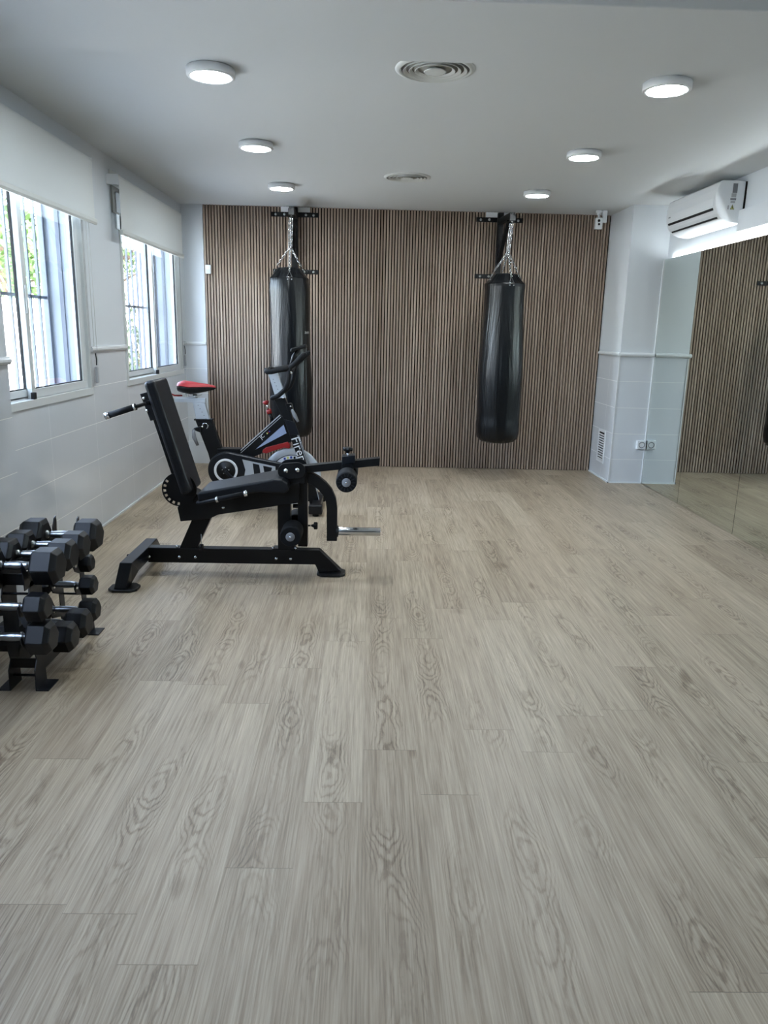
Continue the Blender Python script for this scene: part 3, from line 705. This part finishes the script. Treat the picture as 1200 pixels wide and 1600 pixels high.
    def roller(x, z, yn, yf, r, ax):
        MB().cyl((x, yn + .02, z), (x, yf - .02, z), .0125, 0, 16).build('roller_axle', 'steel', t)
        for a_, b_, s_ in ((yn, yn + .165, 1), (yf - .165, yf, -1)):
            f = MB().lathe((x, a_, z), (0, 1, 0), [(0, r * .88), (.008, r * .98), (.02, r), (.145, r), (.157, r * .98), (.165, r * .88)], 0, 36).build('foam_roller', 'foam', t)
            y_ = a_ if s_ == 1 else b_
            MB().lathe((x, y_, z), (0, -s_, 0), [(-.004, r * .42), (.004, r * .42), (.006, r * .38), (.006, .001)], 0, 24).build('end_cap', 'grey', f)
            if ax:
                k = MB()
                for i in range(14):
                    an = 2 * PI * i / 14; u = Vector((math.cos(an), 0, math.sin(an))); v = Vector((-math.sin(an), 0, math.cos(an))); c = Vector((x, y_ - .0015 * s_, z))
                    k.add([c + u * r * .50 + v * .0018, c + u * r * .86 + v * .0032, c + u * r * .86 - v * .0032, c + u * r * .50 - v * .0018], [(0, 1, 2, 3)])
                k.build('spoke_slots', 'steel_black', f)
            MB().ball((x, y_ - .007 * s_, z), .006, 0, 8, sy=.6).build('cap_screw', 'chrome', f)
    roller(-.118, .595, 4.00, 4.44, .058, True)
    roller(-.424, .283, 4.00, 4.44, .060, False)
    MB().cyl((-.424, 4.22, .283), (-.37, 4.22, .30), .016).build('roller_bracket', B, t)
    MB().prism([(-.15, .60), (-.085, .60), (-.085, .665), (-.15, .665)], 4.18, 4.26).build('roller_clamp', B, t, bevel=.003)
    MB().prism([(-.15, .662), (-.075, .672), (-.075, .716), (-.15, .708)], 4.178, 4.262).build('arm_sleeve', 'steel_black', t, bevel=.003)
    def star(c, ax, r, nm='adjusting_knob'):
        c = Vector(c); ax = Vector(ax).normalized(); a = ax.orthogonal().normalized(); b_ = ax.cross(a); rings = []
        for dd, rr in ((0, .35), (.010, .45), (.014, 1.), (.030, 1.), (.034, .8)):
            rings.append([c + ax * dd + (a * math.cos(2 * PI * k / 30) + b_ * math.sin(2 * PI * k / 30)) * r * rr * (1 + .12 * math.cos(6 * 2 * PI * k / 30)) for k in range(30)])
        kb = MB().loft(rings).build(nm, B, t)
        MB().cyl(c - ax * .02, c + ax * .004, .005, 0, 10).build('threaded_stem', 'chrome', kb)
    star((-.118, 4.22, .722), (0, 0, 1), .026); star((-.322, 4.22, .292), (1, 0, 0), .022)
    star((-1.335, 4.13, .11), (-1, 0, 0), .018)
    MB().cyl((-.955, 4.18, .155), (-.955, 4.18, .24), .002, 0, 6).build('tether_wire', 'steel', t)
    MB().cyl((-.965, 4.175, .165), (-.945, 4.175, .165), .018, 0, 14).build('lock_pin', B, t)
    bolts = [(-1.285, .100, 3.9), (-1.262, .098, Y0), (-1.088, .098, Y0), (-.995, .098, Y0), (-.527, .098, Y0), (-.443, .098, Y0), (-.82, .405, 4.16), (-1.040, .507, 4.150), (-.462, .625, 4.150), (-.398, .631, 4.150), (-1.222, .945, 4.165), (-1.236, 1.012, 4.165)]
    for i, (x, z, y) in enumerate(bolts[1:]):
        r = .012 if i in (6, 7, 8) else .0085
        MB().lathe((x, y, z), (0, -1, 0), [(-.001, r * 1.15), (.002, r * 1.15), (.004, r), (.008, r * .7), (.009, .001)], 0, 14).build('bolt', 'chrome', t)
    for x in (-1.10, -.545, -.415):
        MB().cyl((x, 4.20, .15), (x, 4.20, .166), .008, 0, 8).build('bolt', 'chrome', t)
bench()

# ------------------------------------------------------------------ spin bike
def bike():
    C = 5.85
    t = thing('exercise_bike', 'black and silver spin bike with red saddle beside the far window', 'exercise bike', (-.9, C, 0))
    B = 'black'
    # saddle: loft of sections rear to nose
    secs = [(-1.478, .02, .955, .935), (-1.465, .075, .985, .915), (-1.43, .105, .998, .905), (-1.37, .100, .990, .895), (-1.31, .060, .982, .905), (-1.25, .032, .976, .918), (-1.20, .022, .965, .930), (-1.183, .010, .955, .940)]
    for nm, lo, hi, m in (('saddle_cover', .62, 1., 'saddle'), ('saddle_base', 0., .62, B)):
        rings = []
        for x, hw, zt, zb in secs:
            rg = []
            for k in range(20):
                a = 2 * PI * k / 20; sgn = math.sin(a)
                zz = (zt + zb) / 2 + (zt - zb) / 2 * sgn
                z0_, z1_ = zb + (zt - zb) * lo, zb + (zt - zb) * hi
                wq = hw * (abs(math.cos(a)) ** .7) * (1 if math.cos(a) > 0 else -1)
                rg.append(Vector((x, C + wq * (1.0 if hi == 1. else .97), min(max(zz, z0_), z1_))))
            rings.append(rg)
        s = MB().loft(rings).build(nm, m, t)
    MB().tube([(-1.41, C - .03, .91), (-1.40, C - .03, .875), (-1.35, C - .03, .872), (-1.30, C - .03, .89)], .004, 0, 6).tube([(-1.41, C + .03, .91), (-1.40, C + .03, .875), (-1.35, C + .03, .872), (-1.30, C + .03, .89)], .004, 0, 6).cyl((-1.345, C, .86), (-1.345, C, .895), .018).build('saddle_clamp', 'steel', t)
    MB().box(-1.50, -1.262, C - .022, C + .022, .832, .866).build('saddle_slider', 'silver', t, bevel=.003)
    MB().tube([(-1.56, C + .0, .885), (-1.53, C, .895), (-1.50, C - .01, .883), (-1.44, C - .01, .884)], .006, 0, 8).build('adjuster_lever', 'red', t)
    MB().prism([(-1.361, .832), (-1.268, .832), (-1.225, .66), (-1.330, .66)], C - .025, C + .025).build('seat_post', 'silver', t, bevel=.003)
    mk = MB()
    for i in range(5): mk.box(-1.322 + i * .014, -1.314 + i * .014, C - .0262, C - .0248, .81 - i * .026, .816 - i * .026)
    mk.build('height_marks', 'grey', t)
    MB().prism([(-1.345, .702), (-1.220, .702), (-1.135, .44), (-1.10, .30), (-1.22, .30), (-1.252, .44)], C - .033, C + .033).build('seat_tube', B, t, bevel=.004)
    MB().prism([(-1.352, .697), (-1.213, .697), (-1.213, .708), (-1.352, .708)], C - .04, C + .04).build('tube_collar', B, t, bevel=.002)
    MB().prism([(-1.352, .64), (-1.30, .655), (-1.29, .60), (-1.36, .625)], C - .05, C + .01).build('clamp', B, t, bevel=.004)
    MB().tube([(-1.355, C - .05, .63), (-1.352, C - .055, .57), (-1.325, C - .055, .505)], [.012, .016, .010], 0, 10).build('clamp_lever', 'grey', t)
    MB().tube([(-1.268 + .022 * math.cos(a), C - .036, .655 + .022 * math.sin(a)) for a in [PI * k / 8 for k in range(-3, 8)]], .005, 0, 6).ball((-1.29, C - .036, .65), .011, 0, 8).build('pop_pin', 'chrome', t)
    # main frame
    MB().box(-1.18, -1.00, C - .045, C + .045, .445, .482).build('platform', B, t, bevel=.003)
    fr = MB().prism([(-1.035, .44), (-.70, .745), (-.62, .72), (-.59, .55), (-.90, .42)], C - .030, C + .030)
    fr.build('main_frame', B, t, bevel=.003)
    def strip(p, q, wd, y, mb, mi=0):
        p, q = Vector(p), Vector(q); d = (q - p).normalized(); n = Vector((-d.y, d.x)) * wd / 2
        mb.prism([tuple(p + n), tuple(q + n), tuple(q - n), tuple(p - n)], y - .0012, y + .001, 'y', mi)
    s = MB(); strip((-1.012, .458), (-.688, .753), .008, C - .031, s); strip((-1.000, .448), (-.684, .735), .004, C - .031, s); s.build('frame_pinstripe', 'silver', t)
    MB().prism([(-.885, .478), (-.662, .677), (-.640, .612)], C - .034, C - .0295).build('silver_panel', 'bluesilver', t)
    lg = MB()
    ux, uz = .743, .669
    def frame_text(txt, size, ox, oz, y, an):
        vs, fs = text_mesh(txt, size); ca, sa = math.cos(an), math.sin(an)
        return [(ox + x_ * ca - y_ * sa, y, oz + x_ * sa + y_ * ca) for x_, y_, z_ in vs], fs
    vs, fs = frame_text('JC', .038, -.835, .560, C - .0312, math.radians(42)); lg.add(vs, fs, 0)
    for i, m_ in enumerate((1, 2, 3)): 
        o_ = .012 * i; lg.box(-.795 + o_ * ux, -.785 + o_ * ux, C - .0318, C - .0305, .602 + o_ * uz, .612 + o_ * uz, m_)
    lg.build('frame_logo', ['white', 'yellow', 'red', 'blue'], t)
    up_ = [(-.735, .875), (-.648, .69), (-.598, .542), (-.540, .378), (-.460, .05), (-.372, .05), (-.430, .229), (-.470, .357), (-.606, .767), (-.650, .885)]
    MB().prism(up_, C - .036, C + .036).build('head_tube', B, t, bevel=.004)
    MB().prism([(-.655, .72), (-.575, .70), (-.540, .60), (-.615, .60)], C - .042, C - .03).build('head_plate', 'steel_black', t, bevel=.003)
    s = MB(); strip((-.585, .69), (-.432, .235), .0035, C - .0375, s); strip((-.575, .69), (-.424, .235), .0035, C - .0375, s); strip((-.41, .19), (-.385, .08), .004, C - .0375, s); s.build('head_pinstripe', 'silver', t)
    tx = MB(); vs, fs = frame_text('Firen', .098, -.606, .575, C - .0385, math.radians(-71)); tx.add(vs, fs); tx.build('lettering', 'white', t)
    # handlebar post and bars
    MB().prism([(-.780, 1.07), (-.706, 1.07), (-.645, .88), (-.722, .88)], C - .024, C + .024).build('handlebar_post', 'silver', t, bevel=.003)
    mk = MB()
    for i in range(5): mk.box(-.742 + i * .011, -.735 + i * .011, C - .0255, C - .0238, 1.02 - i * .025, 1.026 - i * .025)
    mk.build('height_marks', 'grey', t)
    hb = MB()
    for s_ in (-1, 1):
        y = C + s_ * .19
        hb.tube([(-.745, C + s_ * .05, .885), (-.728, y - s_ * .03, .893), (-.68, y, .915), (-.635, y, .955), (-.610, y, 1.01), (-.600, y, 1.07), (-.595, y, 1.12), (-.56, y, 1.15), (-.52, y, 1.19), (-.487, y - s_ * .01, 1.222)], .018, 0, 10)
        hb.tube([(-.600, y, 1.115), (-.66, y, 1.105), (-.73, y, 1.088), (-.765, y - s_ * .015, 1.086), (-.778, y - s_ * .06, 1.095), (-.775, C, 1.088)], .019, 0, 10)
        hb.ball((-.487, y - s_ * .01, 1.222), .015, 0, 10)
    hb.tube([(-.60, C - .19, 1.11), (-.60, C, 1.08), (-.60, C + .19, 1.11)], .014, 0, 10)
    hb.build('handlebar', 'foam', t)
    MB().tube([(-.61, C, 1.10), (-.585, C, 1.20), (-.545, C, 1.25)], .014, 0, 8).build('console_stem', B, t)
    MB().prism([(-.605, 1.232), (-.598, 1.258), (-.490, 1.292), (-.480, 1.268)], C - .07, C + .03).build('console', B, t, bevel=.006)
    MB().ball((-.585, C - .195, 1.085), .010, 0, 8).build('bolt', 'chrome', t)
    MB().ball((-.665, C - .04, .885), .008, 0, 8).build('bolt', 'chrome', t)
    MB().prism([(-.645, .84), (-.60, .845), (-.585, .79), (-.63, .79)], C - .045, C + .0).build('post_clamp', B, t, bevel=.004)
    MB().ball((-.606, C - .047, .822), .008, 0, 8).build('bolt', 'chrome', t)
    MB().tube([(-.596, C - .05, .80), (-.575, C - .055, .755), (-.548, C - .055, .705)], [.009, .017, .010], 0, 10).build('post_lever', 'grey', t)
    # resistance knob
    MB().cyl((-.745, C, .69), (-.775, C, .765), .013, 0, 14).build('brake_sleeve', B, t)
    MB().cyl((-.772, C, .758), (-.782, C, .790), .020, 0, 18).build('brake_collar', 'red', t)
    MB().cyl((-.781, C, .788), (-.797, C, .835), .006, 0, 10).build('brake_rod', 'chrome', t)
    MB().lathe((-.795, C, .826), (-.3, 0, 1), [(0, .010), (.006, .018), (.020, .026), (.030, .022), (.032, .001)], 0, 18).build('brake_knob', 'red', t)
    # flywheel
    wc = (-.602, C, .268)
    MB().lathe(wc, (0, 1, 0), [(-.012, .170), (-.016, .180), (-.016, .222), (-.012, .228), (.012, .228), (.016, .222), (.016, .180), (.012, .170)], 0, 64, caps=False).build('flywheel_rim', 'silver', t)
    MB().lathe(wc, (0, 1, 0), [(-.010, .001), (-.012, .05), (-.008, .06), (-.006, .175), (.006, .175), (.008, .06), (.012, .05), (.010, .001)], 0, 64).build('flywheel_disc', B, t)
    rr = MB(); 
    rr.lathe((wc[0], C - .0075, wc[2]), (0, 1, 0), [(-.001, .136), (-.001, .165), (.001, .165), (.001, .136)], 0, 64, smooth=False, caps=False)
    rr.build('flywheel_decal', 'white', t)
    dc = MB()
    for i, mm in enumerate((0, 1, 0, 2)):
        a = math.radians(112 - i * 10); dc.box(wc[0] + .15 * math.cos(a) - .008, wc[0] + .15 * math.cos(a) + .008, C - .0105, C - .0085, wc[2] + .15 * math.sin(a) - .009, wc[2] + .15 * math.sin(a) + .009, mm)
    dc.build('decal_marks', ['blue', 'yellow', 'dark'], t)
    MB().prism([(-.825, .478), (-.80, .498), (-.63, .545), (-.612, .52), (-.617, .492), (-.66, .497), (-.70, .485), (-.745, .470), (-.80, .448), (-.83, .455)], C - .035, C + .035).build('brake_guard', 'red', t, bevel=.004)
    # chain cover
    yn0, yn1 = C - .105, C - .05
    import itertools
    cc = (-1.103, .322); R0 = .142; hc = (-.602, .285); R1 = .085
    an = math.atan2(hc[1] - cc[1], hc[0] - cc[0]); dd = math.hypot(hc[0] - cc[0], hc[1] - cc[1]); be = math.acos((R0 - R1) / dd)
    outline = circ(hc[0], hc[1], R1, 16, an - be, an + be, True) + circ(cc[0], cc[1], R0, 40, an + be, an + 2 * PI - be, True)
    MB().prism(outline, yn0, yn1).build('chain_cover', 'steel_black', t, bevel=.012, seg=3)
    MB().lathe((cc[0], yn0 - .001, cc[1]), (0, -1, 0), [(0, .074), (.004, .074), (.005, .078), (.005, .088), (.004, .092), (0, .092)], 0, 48, caps=False).build('white_ring', 'white', t)
    MB().lathe((cc[0], yn0 - .0005, cc[1]), (0, -1, 0), [(0, .072), (.003, .070), (.006, .040), (.014, .034), (.016, .001)], 0, 32).build('crank_hub', B, t)
    for k in range(5):
        a = 2 * PI * k / 5 + .3; MB().ball((cc[0] + .026 * math.cos(a), yn0 - .015, cc[1] + .026 * math.sin(a)), .005, 0, 6).build('bolt', 'steel', t)
    sp = MB().prism([(-.975, .412), (-.72, .360), (-.72, .318), (-.965, .265), (-.952, .33)], yn0 - .0025, yn0 - .0005)
    sp.prism([(-.895, .383), (-.845, .372), (-.835, .300), (-.885, .296)], yn0 - .0035, yn0 - .0025, 'y', 1)
    sp.prism([(-.815, .365), (-.745, .352), (-.755, .318), (-.805, .308)], yn0 - .0035, yn0 - .0025, 'y', 1)
    sp.build('cover_panel', ['silver', 'steel_black'], t)
    for s_, dx, dz in ((-1, .12, -.12), (1, -.12, .12)):
        y = yn0 - .03 if s_ < 0 else C + .13
        cr = MB().tube([(cc[0], y, cc[1]), (cc[0] + dx, y, cc[1] + dz)], 0, 0, sq=(.010, .014, (0, 1, 0))).build('crank_arm', 'steel_black', t, bevel=.003)
        py = y - .055 if s_ < 0 else y + .055
        MB().box(cc[0] + dx - .045, cc[0] + dx + .045, py - .04, py + .04, cc[1] + dz - .012, cc[1] + dz + .012).build('pedal', 'rubber', cr, bevel=.006)
    MB().cyl((cc[0], yn1, cc[1]), (cc[0], C + .125, cc[1]), .014).build('crank_axle', 'steel', t)
    # base
    MB().prism([(-1.25, .14), (-1.20, .20), (-1.10, .25), (-1.05, .20), (-.45, .115), (-.42, .07), (-1.25, .07)], C - .03, C + .03).build('base_beam', B, t, bevel=.004)
    MB().prism([(-1.16, .22), (-1.06, .22), (-1.10, .32), (-1.20, .32)], C - .028, C + .028).build('tube_foot', B, t, bevel=.003)
    for x, nm in ((-.400, 'front'), (-1.27, 'rear')):
        MB().box(x - .035, x + .035, C - .24, C + .24, .030, .085).build('stabiliser', B, t, bevel=.004)
        for s_ in (-1, 1):
            y = C + s_ * .24
            MB().box(x - .052, x + .052, *sorted((y - s_ * .05, y + s_ * .02)), .018, .090).build('end_cap', 'rubber', t, bevel=.010, seg=3)
            MB().cyl((x, y - s_ * .02, 0), (x, y - s_ * .02, .022), .024, 0, 16).build('foot', 'rubber', t)
bike()

# ------------------------------------------------------------------ dumbbell rack
def rack():
    t = thing('dumbbell_rack', 'black steel A-frame dumbbell rack by the left wall', 'dumbbell rack', (-1.335, 3.0, 0))
    # one side plate outline pieces in (y, z)
    def hook(yc, zc, s_, leg):
        # cradle opening upwards, on the side s_ of a leg whose face is at y = leg; listed from the top down
        return [(leg, zc + .02), (leg, zc - .006), (yc - s_ * .010, zc - .021), (yc + s_ * .010, zc - .021), (yc + s_ * .019, zc - .004), (yc + s_ * .021, zc + .008), (yc + s_ * .030, zc + .006), (yc + s_ * .032, zc - .012), (yc + s_ * .018, zc - .036), (leg, zc - .062)]
    near = [(2.708, 0), (2.806, 0), (2.800, .10), (2.825, .16), (2.830, .30), (2.835, .44), (2.735, .44)] + hook(2.655, .372, -1, 2.715) + hook(2.655, .250, -1, 2.715) + [(2.735, .12), (2.712, .085)]
    fl = [(3.345, 0), (3.262, 0), (3.215, .09)][::-1]
    fl = [(3.345, 0), (3.338, .06), (3.275, .12), (3.262, .44), (3.225, .44)] + hook(3.185, .375, -1, 3.222) + hook(3.180, .276, -1, 3.222) + hook(3.155, .168, -1, 3.225) + [(3.262, 0)]
    for x in (-1.283, -1.384):
        s = 1 if x > -1.3 else -1
        p = MB()
        a, b_ = x - .002, x + .002
        p.prism(near, a, b_, 'x')
        # far leg with three cradles
        p.prism(fl, a, b_, 'x')
        # top bar with teeth between the handles
        ys = [2.748, 2.893, 3.03, 3.175]
        top = [(2.69, .42), (2.69, .46), (2.675, .520), (2.688, .530)]
        for i, y in enumerate(ys):
            top += [(y - .035, .492), (y - .018, .484), (y + .018, .484), (y + .035, .492)]
            if i < 3: top += [((y + ys[i + 1]) / 2, .505)]
        top += [(3.215, .53), (3.235, .565), (3.252, .572), (3.256, .545), (3.245, .47), (3.235, .42)]
        p.prism(top, a, b_, 'x')
        # low inner shelf carrying two dumbbells
        lo = [(2.80, .055), (2.80, .140), (2.815, .150), (2.835, .142), (2.868, .142), (2.895, .150), (2.92, .160), (2.945, .150), (2.985, .142), (3.02, .142), (3.05, .155), (3.07, .150), (3.085, .105), (3.24, .085), (3.24, .055)]
        p.prism(lo, a, b_, 'x')
        p.build('side_plate', 'steel_black', t)
        x1 = x + s * .048
        for ya, yb in ((2.708, 2.806), (3.262, 3.345)): MB().box(min(x, x1), max(x, x1), ya, yb, 0, .004).build('foot', 'steel_black', t)
    c = lambda y0, y1, z0, z1: MB().box(-1.384, -1.283, y0, y1, z0, z1).build('crossbar', 'black', t)
    c(2.74, 2.745, .425, .470); c(2.735, 2.74, .085, .125); c(3.235, 3.24, .425, .465); c(3.268, 3.272, .05, .085)
    r = lambda y, z: MB().cyl((-1.384, y, z), (-1.283, y, z), .005, 0, 10).build('tie_rod', 'black', t)
    r(2.73, .395); r(2.745, .050); r(3.27, .20); r(3.28, .05)
rack()
def dumbbell(y, z, H, L, lab, cx=-1.330, grip=.130):
    """hexagonal, flat on top; H across flats, L length of each head"""
    t = thing('hex_dumbbell', lab, 'dumbbell', (cx, y, z - H / 2), 'black hex dumbbells on the rack')
    R_ = H / math.sqrt(3)
    def hexr(x, q): return [Vector((x, y + R_ * q * math.cos(PI / 3 * k), z + R_ * q * math.sin(PI / 3 * k))) for k in range(6)]
    for s in (-1, 1):
        x0 = cx + s * grip / 2
        MB().loft([hexr(x0, .72), hexr(x0 + s * L * .12, 1), hexr(x0 + s * L * .80, 1), hexr(x0 + s * L, .74)], smooth=False).build('head', 'rubber', t, bevel=.003)
    g = .0135 + .02 * (H - .08)
    pr = [(-grip / 2 - .004, g * 1.25), (-grip / 2 + .006, g * 1.25), (-grip / 2 + .008, g * .85), (-grip * .36, g * .85), (-grip * .33, g * 1.1), (-grip * .29, g * .98), (-grip * .15, g * 1.13), (0, g * 1.2), (grip * .15, g * 1.13), (grip * .29, g * .98), (grip * .33, g * 1.1), (grip * .36, g * .85), (grip / 2 - .008, g * .85), (grip / 2 - .006, g * 1.25), (grip / 2 + .004, g * 1.25)]
    MB().lathe((cx, y, z), (1, 0, 0), pr, 0, 24).build('handle', 'knurled', t)
for a in [
    (2.748, .502, .130, .102, 'large black hex dumbbell on the top tier, nearest the viewer'),
    (2.893, .502, .118, .098, 'large black hex dumbbell, second of four on the top tier counted from the front'),
    (3.030, .502, .112, .096, 'large black hex dumbbell, third of four on the top tier counted from the front'),
    (3.175, .507, .130, .100, 'large black hex dumbbell at the far end of the top tier against the wall'),
    (2.655, .372, .098, .082, 'mid-sized black hex dumbbell in the upper hook on the front of the rack'),
    (2.655, .250, .116, .092, 'black hex dumbbell in the lower hook on the front of the rack'),
    (2.855, .168, .112, .092, 'black hex dumbbell low inside the rack, nearer the front legs'),
    (3.005, .166, .112, .092, 'black hex dumbbell low inside the rack, behind its low neighbour'),
    (3.155, .168, .094, .078, 'black hex dumbbell in the lowest hook at the far legs of the rack'),
    (3.180, .276, .080, .066, 'small black hex dumbbell in the middle hook at the far legs'),
    (3.185, .375, .072, .058, 'smallest black hex dumbbell, in the top hook at the far legs'),
]: dumbbell(*a)

# ================================================================== OUTSIDE THE WINDOWS
struct(MB().box(-30, XLO, -10, 45, -.25, -.15), 'ground', 'ground', 'pale paved yard outside the windows')
struct(MB().box(-5.9, -5.7, -8, 42, -.15, 1.78), 'wall_yard', 'outwall', 'sunlit white boundary wall of the yard')
def tree(x, y, h, seed, lab, leaf='leaf', spread=1.6, n=3200, size=.12, trunk=True):
    rn = random.Random(seed)
    t = thing('garden_tree' if trunk else 'garden_shrub', lab, 'tree' if trunk else 'shrub', (x, y, -.15), 'trees beyond the yard wall' if trunk else None)
    tr = MB()
    hub = []
    if trunk:
        tr.tube([(x, y, -.15), (x + .08, y + .05, h * .3), (x - .05, y, h * .6)], [.16, .12, .07], 0, 10)
        for k in range(9):
            a = rn.uniform(0, 6.3); z = h * rn.uniform(.35, .6); e = Vector((x + math.cos(a) * spread * .7, y + math.sin(a) * spread * .7, z + rn.uniform(.4, 1.2)))
            tr.tube([(x, y, z), (Vector((x, y, z)) + e) / 2 + Vector((0, 0, .15)), e], [.05, .035, .015], 0, 6); hub.append(e)
    else:
        for k in range(10):
            a = rn.uniform(0, 6.3); e = Vector((x + math.cos(a) * spread * .6, y + math.sin(a) * spread * .6, h * rn.uniform(.5, .95)))
            tr.tube([(x, y, -.15), e], [.02, .006], 0, 5); hub.append(e)
    tr.build('trunk' if trunk else 'stems', 'bark', t)
    cl = [(h_ + Vector((rn.gauss(0, .25), rn.gauss(0, .25), rn.gauss(0, .3))), rn.uniform(.35, .8) * spread * .55) for h_ in hub for _ in range(3)]
    cl = cl + ([(Vector((x + rn.gauss(0, spread * .4), y + rn.gauss(0, spread * .4), h * rn.uniform(.55, .95))), rn.uniform(.4, .8) * spread * .5) for _ in range(10)] if trunk else [])
    lf = MB()
    for _ in range(n):
        c, r = rn.choice(cl); d = Vector((rn.gauss(0, 1), rn.gauss(0, 1), rn.gauss(0, 1))).normalized(); p = c + d * r * rn.random() ** .4
        u = Vector((rn.gauss(0, 1), rn.gauss(0, 1), rn.gauss(0, 1))).normalized(); v = u.orthogonal().normalized(); s_ = size * rn.uniform(.6, 1.3)
        lf.add([p - u * s_, p + v * s_ * .45, p + u * s_, p - v * s_ * .45], [(0, 1, 2, 3)])
    lf.build('foliage', leaf, t)
tree(-9.0, 19.6, 5.6, 1, 'leafy green tree beyond the yard wall, seen through the window beside the pier', spread=2.0)
tree(-8.9, 27.6, 6.0, 2, 'tall green tree beyond the yard wall, seen through the window nearest the slats', spread=2.4, n=3600)
tree(-13.0, 23.5, 7.4, 4, 'yellow-green tree beyond the yard wall, between its two neighbours', spread=2.3, n=3200)
tree(-4.6, 15.3, 1.25, 6, 'dark shrub in front of the white yard wall', 'leaf2', .55, 900, .07, False)
tree(-4.5, 13.9, .8, 8, 'low dark shrub beside the larger one at the yard wall', 'leaf2', .5, 600, .07, False)
# window light portals help the renderer find the sky
for y0, y1 in (W1, W2, W3):
    ld = bpy.data.lights.new('window_portal', 'AREA'); ld.shape = 'RECTANGLE'; ld.size = WZ[1] - WZ[0]; ld.size_y = y1 - y0
    ld.cycles.is_portal = True
    lo = bpy.data.objects.new('window_portal', ld); COL.objects.link(lo); lo.location = (XLO - .03, (y0 + y1) / 2, (WZ[0] + WZ[1]) / 2)
    lo.rotation_euler = (0, -PI / 2, 0)
